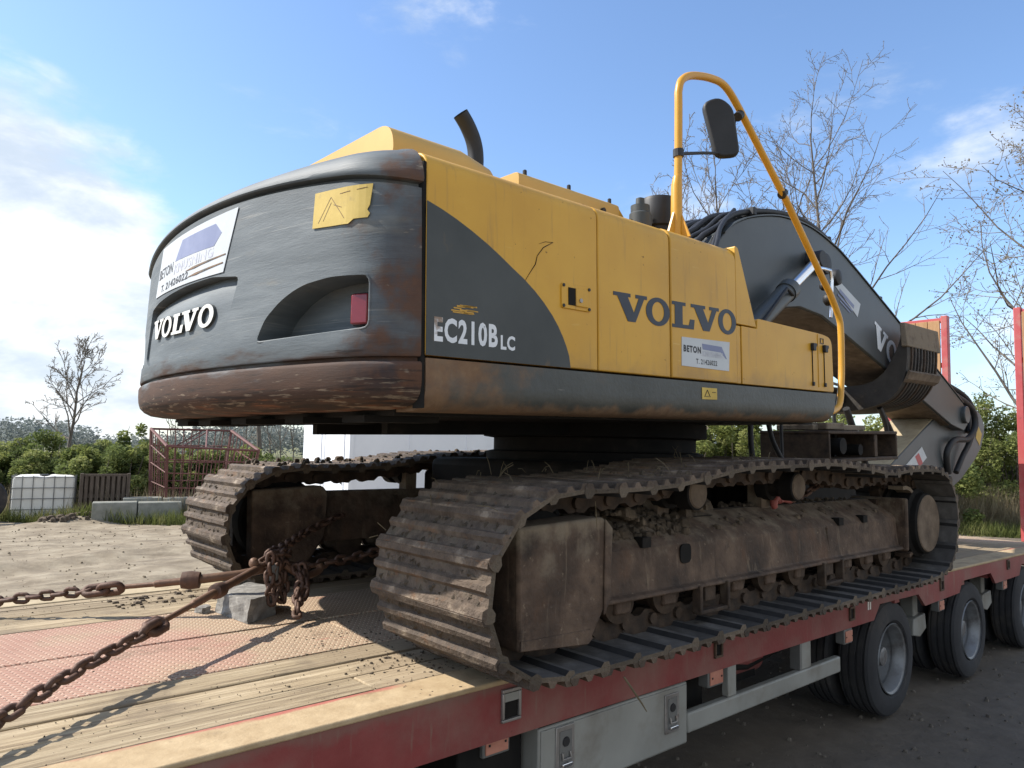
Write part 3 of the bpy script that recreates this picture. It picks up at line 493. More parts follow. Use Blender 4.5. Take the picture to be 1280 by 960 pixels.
# exhaust
ep = catmull([(-.99, .1, 2.1), (-.972, .1, 2.55), (-.965, .1, 2.70), (-.985, .1, 2.80), (-1.035, .1, 2.885), (-1.09, .1, 2.945)], 5)
eo = MB().tube(ep, .050, 20, caps=False); eo.tube(ep[::-1], .044, 20, caps=False); U(eo, 'exhaust_pipe', M_dark, smooth=60)
U(MB().lathe([(1.97, .105), (2.05, .105)], (-1.0, .1, 0), 2, 20), 'exhaust_collar', M_hood)
# breather and filter caps on the roof
U(MB().lathe([(1.97, .062), (2.12, .058), (2.128, .05), (2.165, .05), (2.17, .024), (2.205, .022), (2.21, .01)], (-.775, -1.03, 0), 2, 20), 'breather', M_grey, smooth=35)
U(MB().lathe([(1.97, .085), (2.075, .085), (2.085, .096), (2.12, .099), (2.22, .099), (2.24, .09), (2.245, .04)], (-.60, -1.02, 0), 2, 28), 'filter_cap', M_dark, smooth=35)
# hand rail with its mirrors
rp = [(-.69, -1.2, 1.96), (-.668, -1.2, 2.42), (-.66, -1.2, 2.70)]+[tuple(p) for p in catmull([(-.66, -1.2, 2.76), (-.635, -1.2, 2.83), (-.56, -1.2, 2.885), (-.44, -1.2, 2.925), (-.33, -1.2, 2.948), (-.235, -1.2, 2.955), (-.15, -1.2, 2.93), (-.047, -1.2, 2.863)], 4)]+[(.47, -1.215, 2.428), (.92, -1.225, 2.005)]
rp += [tuple(p) for p in catmull([(1.0, -1.235, 1.92), (1.10, -1.25, 1.76), (1.115, -1.255, 1.66), (1.10, -1.26, 1.45), (1.06, -1.27, 1.30), (.99, -1.28, 1.15), (.80, -1.29, 1.10)], 4)]
rail = U(MB().tube(rp, .021, 12), 'hand_rail', M_rail, smooth=60)
MB().tube([(-.695, -1.2, 1.955), (-.688, -1.2, 2.25), (-.682, -1.2, 2.30)], [.031, .029, .022], 12).obj('rail_sleeve', M_rail, rail, smooth=50)
MB().prism([(-.78, 1.97), (-.60, 1.97), (-.665, 2.13), (-.71, 2.13)], 1, -1.206, -1.194).prism([(-1.28, 1.97), (-1.12, 1.97), (-1.185, 2.13), (-1.215, 2.13)], 0, -.693, -.683).obj('gusset', M_rail, rail)
for t in ((.43, -1.214, 2.462), (-.668, -1.2, 2.43), (-.052, -1.2, 2.82)):
    MB().lathe([(-.02, .028), (.02, .028)], (0, 0, 0), 2, 12).obj('rail_clamp', M_dark, rail, M=Matrix.Translation(t)@Matrix.Rotation(R_(50 if t[0] > -.5 else 0), 4, 'Y'))
mr_arm = MB().tube([(-.66, -1.2, 2.43), (-.40, -1.18, 2.51), (-.06, -1.16, 2.602), (-.058, -1.16, 2.70), (-.056, -1.175, 2.80)], .009, 8).obj('mirror_arm', M_dark, rail, smooth=60)
mp = roundpoly([(-.085, -.165), (.055, -.185), (.085, .10), (.02, .18), (-.085, .165)], .05, 4)
mo = MB().prism(mp, 1, -.035, .012).obj('mirror', M_dark, rail, smooth=40, bevel=.012, M=Matrix.Translation((-.19, -1.17, 2.71))@Matrix.Rotation(R_(-42), 4, 'Z')@Matrix.Rotation(R_(-13), 4, 'Y'))
MB().prism([(x*.86, z*.9) for x, z in mp], 1, .0125, .014).obj('mirror_glass', M_glass, mo)
fb = MB().tube([(.87, -1.225, 2.06), (.98, -1.21, 2.075), (1.13, -1.19, 2.09), (1.15, -1.19, 2.02), (1.13, -1.19, 1.86), (1.11, -1.19, 1.76)], .012, 8).obj('mirror_bracket', M_chrome, rail, smooth=60)
for p, r in (((1.27, -1.17, 2.065), .060), ((1.075, -1.2, 1.88), .045), ((1.02, -1.2, 1.965), .032)):
    MB().lathe([(-.03, r*.4), (-.02, r*.9), (0, r), (.02, r*.95), (.035, r*.5)], p, 1, 18).obj('round_mirror', M_dark, fb, smooth=50)

# --- boom, cylinders, arm, bucket
btop = catmull([(x, z, 0) for x, z in [(.62, 2.06), (1.059, 2.491), (1.305, 2.64), (1.579, 2.731), (1.933, 2.804), (2.31, 2.828), (2.62, 2.81), (2.962, 2.745), (3.236, 2.667), (4.149, 2.329), (4.597, 2.156), (5.793, 1.69), (6.60, 1.37)]], 3)
outl = [(p.x, p.y) for p in btop]+[(6.78, 1.24), (6.76, 1.10), (6.60, 1.02), (6.148, 1.09), (4.071, 1.678), (3.142, 1.93), (2.70, 2.045), (2.271, 2.075), (1.75, 2.0), (1.2, 1.62), (.75, 1.28), (.50, 1.22), (.36, 1.36), (.40, 1.62)]
BY0, BY1 = -.42, .20
boom = U(MB().prism(outl, 1, BY0, BY1), 'boom', M_boom, smooth=30, bevel=.008)
bl = MB(); bl.prism([(x, z+.012) for x, z in outl[3:37]]+[(x, z+.001) for x, z in outl[3:37]][::-1], 1, BY0-.012, BY1+.012); bl.obj('top_flange', M_boom, boom)
low = [(6.148, 1.088), (4.071, 1.676), (3.142, 1.928), (2.70, 2.043), (2.271, 2.073), (1.75, 1.998)]
MB().prism(low+[(x, z-.006) for x, z in low[::-1]], 1, BY0+.03, BY1-.03).obj('belly_plate', M_under, boom)
MB().tube([(6.60, BY0-.05, 1.22), (6.60, BY1+.05, 1.22)], .11, 20).obj('tip_boss', M_boom, boom, smooth=40, bevel=.01)
for (x, z, r) in ((2.64, 2.50, .095), ): MB().lathe([(BY0-.09, r*.6), (BY0-.085, r), (BY0, r*1.05)], (x, 0, z), 1, 24).obj('cylinder_boss', M_dark, boom, smooth=40, bevel=.006)
MB().lathe([(BY0-.07, .05), (BY0-.06, .075), (BY0, .085)], (2.46, 0, 2.51), 1, 20).obj('pin_cap', M_dark, boom, smooth=40)
u = Vector((.933, 0, -.36)); w = Vector((.36, 0, .933))
bs = MB().add([(2.925, BY0-.003, 2.385), (3.035, BY0-.003, 2.43), (3.545, BY0-.003, 2.255), (3.466, BY0-.003, 2.115)], [(0, 1, 2, 3)]).obj('boom_sticker', M_white, boom)
P0 = Vector((3.0, BY0-.0042, 2.375))
mb = MB(); 
for a, b, c, d in ((.08, .42, -.04, .0), (.06, .40, -.085, -.065), (.12, .36, -.12, -.105)): mb.add([P0+u*a+w*c, P0+u*b+w*c, P0+u*b+w*d, P0+u*a+w*d], [(0, 1, 2, 3)])
mb.obj('printed_lines', M_blue_print, bs)
for i, (ch, a, b) in enumerate((('V', 0, .36), ('O', .36, .64), ('L', .67, .93), ('V', .90, 1.25), ('O', 1.25, 1.53))):
    mb = MB(); Q = Vector((3.80, BY0-.002, 1.90)); letter(mb, ch, lambda p, v, d: Q+u*(a+(b-a)*p)+w*(.24*v)+Vector((0, -d, 0)), 0, .002); mb.obj('boom_letter', M_ltr, boom)
# hoses and pipes over the back of the boom
for k in range(6):
    y = -.36+.10*k; off = .05+.012*(k % 3); random.seed(k)
    pts = [(.50, y, 2.02), (.80, y+.02, 2.34+off)]+[(p[0], y+.02*math.sin(i), p[1]+off+.012*random.random()) for i, p in enumerate(outl[3:36:3])]
    U(MB().tube(catmull(pts, 3), .020 if k % 2 else .026, 7), 'hydraulic_hose', M_dark, boom.parent, smooth=60)
for k in range(4):
    U(MB().tube(catmull([(.30, -.55-.05*k, 1.92), (.72, -.44-.04*k, 2.22+.03*k), (1.02, -.36-.02*k, 2.45+.03*k), (1.42, -.30, 2.72+.02*k)], 5), .018, 7), 'hydraulic_hose', M_dark, ex, smooth=60)
for i in (9, 15, 21, 27): 
    x, z = outl[i]; U(MB().box((x, -.11, z+.05), (.05, .58, .07)), 'pipe_clamp', M_dark, ex, bevel=.008)
U(MB().box((.18, -.80, 1.99), (.36, .22, .09)), 'step_block', M_yel, ex, bevel=.012)
for sy in (-.55, .34):
    a, b, c = Vector((.55, sy, 1.36)), Vector((1.83, sy, 2.155)), Vector((2.60, sy, 2.50)); d = (b-a).normalized(); b2 = b; c = b+d*.62
    cyl = U(MB().tube([a, b2-d*.09, b2-d*.09, b2], [.078, .078, .088, .088], 24), 'boom_cylinder', M_boom, smooth=40)
    MB().tube([b2, c], .042, 18).obj('rod', M_chrome, cyl, smooth=60); MB().lathe([(sy-.05, .075), (sy+.05, .075)], (c.x, 0, c.z), 1, 18).obj('rod_eye', M_dark, cyl, bevel=.006)
    MB().tube([a+Vector((.1, -.09, 0)), b2+Vector((-.25, -.1, -.05)), b2+Vector((-.12, -.085, -.08))], .014, 8).obj('pipe', M_dark, cyl)
U(MB().box((.62, -.1, 1.18), (.9, .9, .16)).box((.45, -.42, 1.4), (.5, .05, .5)).box((.45, .2, 1.4), (.5, .05, .5)), 'boom_bracket', M_black, bevel=.01)
# arm folded back under the boom
ap = [(3.35, .16), (4.54, .652), (5.44, .99), (6.2, 1.26), (6.9, 1.40)]+[(7.5, 1.34), (7.80, 1.24), (7.93, 1.10), (7.90, .98), (7.72, .78), (7.41, .62), (6.85, .40), (5.8, .14), (3.7, .06)]
arm = U(MB().prism(ap, 1, -.30, .18), 'arm', M_boom, smooth=25, bevel=.012)
tp = [(3.35, .164), (4.54, .656), (5.44, .994), (6.1, 1.235)]; MB().prism(tp+[(x-.003, z+.006) for x, z in tp[::-1]], 1, -.29, .17).obj('sunlit_top_sheet', M_sand, arm)  # pale sheet that paints the arm's upper face as sunlit
MB().prism([(7.5, 1.342), (7.80, 1.243), (7.933, 1.10), (7.905, .98), (7.925, .975), (7.955, 1.10), (7.81, 1.262), (7.5, 1.362)], 1, -.28, .16).obj('rusty_edge', M_frame, arm)
MB().add([(7.50, -.304, .93), (7.62, -.304, 1.10), (7.78, -.304, .98), (7.66, -.304, .82)], [(0, 1, 2, 3)]).obj('warning_sticker', M_warn, arm)
dc = MB().add([(4.85, -.304, .60), (5.45, -.304, .83), (5.60, -.304, .70), (5.0, -.304, .46)], [(0, 1, 2, 3)]).obj('warning_plate', M_white, arm)
MB().add([(5.22, -.3055, .72), (5.34, -.3055, .76), (5.46, -.3055, .64), (5.34, -.3055, .60)], [(0, 1, 2, 3)]).add([(5.05, -.3055, .56), (5.15, -.3055, .60), (5.22, -.3055, .545), (5.12, -.3055, .505)], [(0, 1, 2, 3)]).obj('print', M_ramp, dc)
for pts, r in (([(5.9, -.33, 1.62), (6.35, -.36, 1.50), (6.9, -.42, 1.32), (7.0, -.44, 1.10), (6.75, -.42, .92), (6.35, -.38, .90), (6.15, -.35, .74), (6.25, -.33, .50)], .038), ([(5.7, -.10, 1.80), (6.3, -.2, 1.68), (6.95, -.36, 1.45), (7.12, -.40, 1.15), (6.95, -.38, .88), (6.72, -.36, .70), (6.5, -.34, .50)], .034),
               ([(5.6, .05, 1.86), (6.35, -.05, 1.76), (7.0, -.25, 1.52), (7.22, -.3, 1.22), (7.1, -.33, 1.0)], .03)):
    U(MB().tube(catmull(pts, 6), r, 9), 'hydraulic_hose', M_dark, ex, smooth=60)
for pts, r in (([(3.15, -.30, 1.20), (3.16, -.30, .95), (3.13, -.30, .70)], .018), ([(3.38, -.32, 1.22), (3.55, -.32, 1.0), (3.80, -.32, .66), (3.82, -.3, .5)], .034), ([(4.25, -.30, 1.25), (4.42, -.30, 1.05), (4.45, -.3, .70)], .026), ([(4.3, -.26, 1.3), (4.55, -.26, 1.1), (4.75, -.26, .92)], .03),
               ([(1.25, -.5, 1.10), (1.25, -.5, .9), (1.28, -.5, .74)], .022), ([(1.5, -.5, 1.12), (1.58, -.5, .92), (1.75, -.5, .74)], .02), ([(1.82, -.45, 1.10), (1.83, -.45, .74)], .014)):
    U(MB().tube(catmull(pts, 6), r, 8), 'hydraulic_hose', M_dark, ex, smooth=60)
# narrow side of the turned bucket: curved shell, two cheek plates, wear strips and lip
ob = catmull([(p[0], p[1], 0) for p in [(-.615, 2.09), (-.645, 1.84), (-.613, 1.56), (-.52, 1.39), (-.40, 1.30), (-.14, 1.227), (.136, 1.205), (.40, 1.22), (.58, 1.32)]], 4); ob = [(p.x, p.y) for p in ob]
ib = catmull([(p[0], p[1], 0) for p in [(.56, 1.42), (.32, 1.44), (.136, 1.46), (-.044, 1.482), (-.20, 1.495), (-.317, 1.536), (-.42, 1.62), (-.489, 1.733), (-.57, 1.90), (-.60, 2.07)]], 4); ib = [(p.x, p.y) for p in ib]
BX0, BX1 = 4.10, 5.0
inner = [(y+.025*(1 if i < 22 else .4), z+(.012 if i < 16 else .025)) for i, (y, z) in enumerate(ob)]
bucket = U(MB().prism(ob+inner[::-1], 0, BX0+.02, BX1-.02), 'bucket', M_bucket, smooth=40)
for x in (BX0, BX1-.03): MB().prism(ob+ib, 0, x, x+.03).obj('cheek_plate', M_bucket, bucket, smooth=30)
for k in range(9):
    x = BX0+.10+k*.09; MB().prism([(y-.016, z) for y, z in ob[3:26]]+[(y, z) for y, z in ob[3:26]][::-1], 0, x, x+.028).obj('wear_strip', M_bucket if k % 4 else M_link, bucket)
MB().prism([(-.662, 1.86), (-.645, 2.105), (-.59, 2.105), (-.60, 1.86)], 0, BX0-.03, BX1+.05).obj('lip_plate', M_frame, bucket, bevel=.01)
MB().prism([(-.655, 1.62), (-.675, 1.60), (-.645, 1.53), (-.60, 1.50)], 0, BX0-.01, BX1-.0).obj('cross_band', M_under, bucket)
MB().tube([(BX0-.3, .1, 1.36), (BX0+.02, .1, 1.36)], .12, 18).obj('swivel_hub', M_black, bucket, smooth=40)
# open steel box of the quick hitch hanging behind the near track
qh = MB().box((2.97, -.35, .985), (1.50, .62, .03)).box((2.97, -.35, .745), (1.50, .62, .03)).box((2.24, -.35, .865), (.03, .62, .21)).box((3.25, -.35, .865), (.07, .58, .21)).box((3.70, -.35, .865), (.03, .62, .21)).box((2.75, -.20, .865), (.9, .03, .21))
U(MB().box((2.9, -.15, .37), (1.3, .4, .72)), 'hitch_block', M_black, bevel=.02)
qh = U(qh, 'quick_hitch', M_link, bevel=.008)
MB().box((2.9, -.30, 1.03), (1.1, .34, .05)).box((2.62, -.35, 1.04), (.36, .40, .06)).obj('hitch_plate', M_frame, qh, bevel=.01)
MB().tube([(2.45, -.68, .87), (2.45, .0, .87)], .07, 14).obj('hitch_pin', M_black, qh, smooth=40); MB().tube([(2.95, -.62, .83), (2.95, .0, .83)], .05, 14).obj('hitch_pin', M_black, qh, smooth=40)

# --- undercarriage
tip = [(-1.72, 0), (-.9, 0), (0, 0), (.9, 0), (1.72, 0), (1.98, .035), (2.14, .145), (2.225, .30), (2.243, .43), (2.215, .57), (2.10, .71), (1.90, .785), (1.58, .798), (1.285, .792), (1.06, .775), (.80, .805), (.304, .838), (0, .832), (-.354, .826), (-.612, .818), (-.88, .785), (-1.145, .752), (-1.50, .738), (-1.80, .735), (-2.0, .690), (-2.13, .59), (-2.205, .47), (-2.222, .34), (-2.195, .205), (-2.11, .085), (-1.95, .018)]
path = catmull([(x, z, 0) for x, z in tip], 12, True); path = [(p.x, p.y) for p in path]
seg = [math.dist(path[i], path[(i+1) % len(path)]) for i in range(len(path))]; LEN = sum(seg); NS = 51; PITCH = LEN/NS
def at(s):
    s %= LEN
    for i, d in enumerate(seg):
        if s <= d:
            t = s/d if d else 0; a, b = path[i], path[(i+1) % len(path)]; return Vector((a[0]+(b[0]-a[0])*t, a[1]+(b[1]-a[1])*t))
        s -= d
h = PITCH/2+.004
shoe_prof = [(-h, -.002), (-h+.028, -.014), (h-.040, -.014), (h-.022, -.032), (h+.004, -.032), (h+.014, -.016), (h+.012, .010), (h-.004, .028), (h-.028, .027), (h-.040, .004), (.022, .004), (.010, .025), (-.010, .025), (-.022, .004), (-h+.046, .004), (-h+.034, .027), (-h+.012, .028), (-h, .012)]
SW = .716
def shoe_mesh(seed):
    r = random.Random(seed); mb = MB(); ys = [-SW/2, -SW*.3, -SW*.1, SW*.12, SW*.31, SW/2]; n = len(shoe_prof)
    for y in ys:
        e = abs(abs(y)-SW/2) < 1e-6
        for (x, z) in shoe_prof: mb.v.append((x+(0 if e else r.uniform(-.0015, .0015)), y, z-(r.uniform(0, .004) if z > .02 else 0)))
    for k in range(len(ys)-1): mb.f += [(k*n+i, k*n+(i+1) % n, (k+1)*n+(i+1) % n, (k+1)*n+i) for i in range(n)]
    mb.f += [tuple(range(n)), tuple((len(ys)-1)*n+i for i in range(n))]; mb.m = [(3 if i % n in (2, 4) else 2) if i % n < 5 and i < n*(len(ys)-1) else 0 for i in range(len(mb.f))]
    mb.cur = 1
    for sy in (-1, 1): mb.add([(-h*.55, sy*.045-.02, .0012), (-h*.30, sy*.045-.02, .0012), (-h*.30, sy*.045+.02, .0012), (-h*.55, sy*.045+.02, .0012)], [(0, 1, 2, 3)])
    me = mb.mesh('track_shoe', [M_shoe, M_black, M_shoe_in, M_joint]); me.polygons.foreach_set('use_smooth', [True]*len(me.polygons)); me.set_sharp_from_angle(angle=R_(28)); return me
shoe_me = [shoe_mesh(k) for k in range(5)]
lm = MB()
for sy in (-.085, .085):
    lm.prism([(-h*.98, -.013), (h*.98, -.013), (h*1.02, -.05), (h*1.12, -.075), (h*1.0, -.108), (h*.55, -.115), (h*.2, -.092), (-h*.2, -.092), (-h*.55, -.115), (-h*1.0, -.108), (-h*1.1, -.075), (-h*1.02, -.05)], 1, sy-.024, sy+.024)
lm.tube([(h, -.125, -.07), (h, .125, -.07)], .026, 10)
link_me = lm.mesh('track_link', M_link)
def mud_mesh(seed, n, lx, ly, hgt):
    r = random.Random(seed); mb = MB()
    for k in range(n):
        cx, cy, s = r.uniform(-lx, lx), r.uniform(-ly, ly), r.uniform(.008, .026); a = r.random()*6
        mb.add([(cx+s*1.6*math.cos(a+i*2.1), cy+s*1.6*math.sin(a+i*2.1), -.002) for i in range(3)]+[(cx+r.uniform(-.3, .3)*s, cy+r.uniform(-.3, .3)*s, hgt*r.uniform(.4, 1))], [(0, 1, 3), (1, 2, 3), (2, 0, 3)])
    return mb.mesh('mud_cake', M_mud)
mud_me = [mud_mesh(k, 80, PITCH*.48, SW*.47, .015) for k in range(4)]
random.seed(11)
for yc in (-1.195, 1.195):
    for k in range(NS):
        s = k*PITCH+.02; a, b = at(s-PITCH*.5), at(s+PITCH*.5); d = (b-a).normalized(); p = (a+b)/2
        nrm = Vector((d.y, -d.x)); p = p-nrm*.030+(at(s)-p)*.5
        X, Z = Vector((d.x, 0, d.y)), Vector((nrm.x, 0, nrm.y)); Y = Z.cross(X)
        Mx = Matrix((X, Y, Z)).transposed().to_4x4(); Mx.translation = (p.x, yc+random.uniform(-.004, .004), p.y)
        o = link('track_shoe', shoe_me[random.randrange(5)], ex, M=Mx)
        l = bpy.data.objects.new('track_link', link_me); COL.objects.link(l); l.parent = o
        if (p.y > .05 and p.x < 1.9):
            q = bpy.data.objects.new('mud_cake', mud_me[random.randrange(4)]); COL.objects.link(q); q.parent = o; q['kind'] = 'stuff'
for sg in (-1, 1):
    yc = 1.195*sg; Y = lambda t: yc+t*sg          # t grows outward
    fp = [(Y(.165), .222), (Y(.200), .214), (Y(.200), .232), (Y(.168), .242), (Y(.150), .425), (Y(.125), .455), (Y(-.03), .548), (Y(-.11), .548), (Y(-.165), .44), (Y(-.165), .222)]
    fr = MB(); fr.prism(fp, 0, -1.48, 1.66); frame = fr.obj('track_frame', M_frame, ex, smooth=30, bevel=.008)
    for x in (-.829, .18, .95): MB().prism(roundpoly([(x-.042, .335), (x+.042, .335), (x+.042, .425), (x-.042, .425)], .03, 4), 1, Y(.1575), Y(.163)).obj('frame_hole', M_black, frame) if x < 0 else None
    for x, z in ((-1.12, .45), (.78, .445), (1.12, .445)): MB().box((x, Y(.137), z), (.06, .05, .045)).obj('lug_hole', M_black, frame)
    MB().prism(roundpoly([(-.62, 0), (-.36, 0), (-.30, .1), (-.62, .1)], .03, 3), 2, .5, .502).obj('slot', M_black, frame, M=Matrix.Translation((-.02, Y(.02)-(.05 if sg > 0 else -.0), .026)))
    for x in (-1.49, 1.64): MB().box((x, Y(.03), .385), (.035, .39, .36)).obj('end_rib', M_frame, frame, bevel=.012)
    gp = roundpoly([(-1.985, .572), (-1.515, .592), (-1.475, .54), (-1.485, .265), (-1.60, .10), (-1.97, .128)], [.015, .03, .02, .03, .02, .015], 3)
    g = MB().prism(gp, 1, Y(.262), Y(.105)).obj('idler_guard', M_frame, ex, smooth=30, bevel=.012, seg=2)
    MB().prism([(-1.965, .135), (-1.61, .107), (-1.585, .125), (-1.60, .16), (-1.965, .168)], 1, Y(.262), Y(.266)).obj('guard_edge', M_frame, g)
    MB().prism([(-1.520, .585), (-1.478, .545), (-1.487, .27), (-1.525, .20)], 1, Y(.262), Y(.274)).obj('guard_rib', M_frame, g, bevel=.006)
    for q in ([(-1.47, Y(.168), .236), (1.64, Y(.168), .236)], [(-1.468, Y(.17), .25), (-1.462, Y(.156), .42), (-1.455, Y(.03), .52)], [(.62, Y(.158), .25), (.60, Y(.154), .42)]): MB().tube(q, .007, 6).obj('weld_bead', M_frame, frame)
    MB().prism(gp, 1, Y(-.20), Y(-.10)).obj('inner_guard', M_frame, g, bevel=.02)
    idl = MB().lathe([(-.12, .18), (-.11, .24), (-.06, .25), (-.05, .27), (.05, .27), (.06, .25), (.11, .24), (.12, .18)], (-1.74, yc, .375), 1, 36).obj('idler_wheel', M_black, ex, smooth=30)
    drum = MB().lathe([(.02, .27), (.06, .275), (.07, .24), (.20, .24), (.215, .215), (.25, .212), (.262, .20)], (1.90, yc, .385), 1, 36) if sg > 0 else MB().lathe([(-t, r) for t, r in [(.02, .27), (.06, .275), (.07, .24), (.20, .24), (.215, .215), (.25, .212), (.262, .20)]], (1.90, yc, .385), 1, 36)
    drum = drum.obj('final_drive', M_black, ex, smooth=30)
    MB().lathe([(sg*.262, .199), (sg*.268, .193)], (1.90, yc, .385), 1, 36).obj('drive_cover', M_under, drum, smooth=30)
    mb = MB(); 
    for k in range(21):
        a0 = 2*math.pi*k/21; mb.prism([(1.90+r*math.cos(a0+t), .385+r*math.sin(a0+t)) for r, t in ((.29, -.10), (.345, -.045), (.345, .045), (.29, .10))], 1, yc-.035, yc+.035)
    mb.lathe([(-.035, .292), (.035, .292)], (1.90, yc, .385), 1, 42); mb.obj('sprocket', M_link, ex)
    MB().prism([(1.66+.02+.25*math.cos(R_(a)), .40+.25*math.sin(R_(a))) for a in range(-80, 101, 15)]+[(1.66+.02+.225*math.cos(R_(a)), .40+.225*math.sin(R_(a))) for a in range(100, -81, -15)], 1, Y(.10), Y(.20)).obj('motor_guard', M_frame, ex, smooth=30)
    for x, z in ((-.77, .662), (.20, .672)):
        c = MB().lathe([(sg*t, r) for t, r in ((-.05, .05), (-.04, .085), (.03, .085), (.035, .062), (.10, .062), (.105, .082), (.185, .082), (.19, .074))], (x, yc, z), 1, 24).obj('carrier_roller', M_black, ex, smooth=30)
        MB().lathe([(sg*.19, .073), (sg*.196, .066)], (x, yc, z), 1, 24).obj('roller_cap', M_under, c)
        MB().box((x, Y(-.06), z-.08), (.09, .09, .16)).obj('roller_bracket', M_frame, c)
    for x in (-1.28, -.95, -.38, -.06, .26, .86, 1.17, 1.45):
        c = MB().lathe([(sg*t, r) for t, r in ((-.15, .06), (-.14, .10), (-.10, .10), (-.095, .082), (.095, .082), (.10, .10), (.14, .10), (.15, .062))], (x, yc, .212), 1, 22).obj('track_roller', M_link, ex, smooth=30)
        MB().box((x, Y(.14), .20), (.105, .05, .09)).obj('roller_collar', M_frame, c, bevel=.012)
    for x in (-.66, .57):
        gg = MB().box((x-.115, Y(.19), .165), (.022, .05, .13)).box((x+.115, Y(.19), .165), (.022, .05, .13)).box((x, Y(.19), .105), (.25, .045, .02)).box((x, Y(.17), .185), (.09, .03, .08)); gg.obj('track_guide', M_link, ex, bevel=.005)
    for x in (-.5, .5): MB().box((x, yc*.45, .56), (.42, .98, .26)).obj('cross_leg', M_black, ex, bevel=.03)
MB().box((0, 0, .60), (1.7, 1.5, .38)).obj('centre_frame', M_black, ex, bevel=.05)
MB().lathe([(.78, .74), (.84, .74), (.85, .69), (.93, .69), (.94, .76), (1.03, .76)], (0, 0, 0), 2, 56).obj('slewing_ring', M_black, ex, smooth=30)
# mud lying on the frames
def clods(name, n, box, size, m, parent, seed, flat=1.):
    r = np.random.default_rng(seed); mb = MB(); (x0, x1), (y0, y1), zf = box
    for k in range(n):
        x, y = r.uniform(x0, x1), r.uniform(y0, y1); z = zf(x, y); s = size*(.25+r.random()**2*1.1)
        if z is None: continue
        b = [np.array([math.cos(a), math.sin(a)])*s*r.uniform(.6, 1.1) for a in (0, 1.4, 2.7, 3.9, 5.1)]
        mb.add([(x+q[0], y+q[1], z-.002) for q in b]+[(x+q[0]*.7, y+q[1]*.7, z+flat*s*r.uniform(.5, .9)) for q in b]+[(x, y, z+flat*s*r.uniform(.8, 1.1))], [(i, (i+1) % 5, 5+(i+1) % 5, 5+i) for i in range(5)]+[(5+i, 5+(i+1) % 5, 10) for i in range(5)])
    o = mb.obj(name, m, parent); o['kind'] = 'stuff'; return o
fz = lambda x, y: .455+(abs(-1.32-y))*.46 if y < -1.12 else .548
clods('mud_heap', 420, ((-1.42, -.75), (-1.31, -1.05), fz), .030, M_mud, ex, 1)
clods('mud_heap', 260, ((-.7, 1.5), (-1.29, -1.02), fz), .022, M_mud, ex, 2)
clods('mud_heap', 260, ((-1.4, -.5), (-1.28, -1.05), lambda x, y: .52+.05*math.sin(x*9)), .045, M_mud, ex, 3)
clods('mud_heap', 300, ((-1.9, 1.2), (.86, 1.5), lambda x, y: float(np.interp(x, [-2, -1.8, -1.1, -.3, .9], [.69, .735, .75, .815, .80]))), .024, M_mud, ex, 4)
clods('mud_heap', 160, ((-1.2, .8), (-1.5, -.86), lambda x, y: float(np.interp(x, [-2, -1.8, -1.1, -.3, .9], [.70, .72, .745, .815, .80]))), .016, M_mud, ex, 5)
# stray roots and straw caught in the track
mb = MB(); r = random.Random(5)
for k in range(46):
    x = r.uniform(-2.1, .6); y = r.uniform(-1.5, -.85); z = float(np.interp(x, [-2.1, -1.95, -1.8, -1.1, -.3, .9], [.62, .70, .74, .755, .83, .81])); p = Vector((x, y, z)); d = Vector((r.uniform(-1, 1), r.uniform(-1, 1), r.uniform(.1, .9)))*r.uniform(.03, .10)
    mb.tube([p, p+d*.5+Vector((0, 0, .01)), p+d], .0016, 4)
for p, d in (((-1.62, -1.5, .66), (.01, 0, -.10)), ((-2.17, -.86, .52), (-.03, .02, .03)), ((-2.2, -.85, .50), (-.03, .02, -.01))): mb.tube([p, Vector(p)+Vector(d)*.5, Vector(p)+Vector(d)], .0015, 5)
mb.tube([(-1.52, -1.565, -.01), (-1.47, -1.57, -.07), (-1.42, -1.575, -.13), (-1.40, -1.58, -.16)], [.004, .0045, .0035, .002], 5)
o = mb.obj('root_strands', M_straw, ex); o['kind'] = 'stuff'

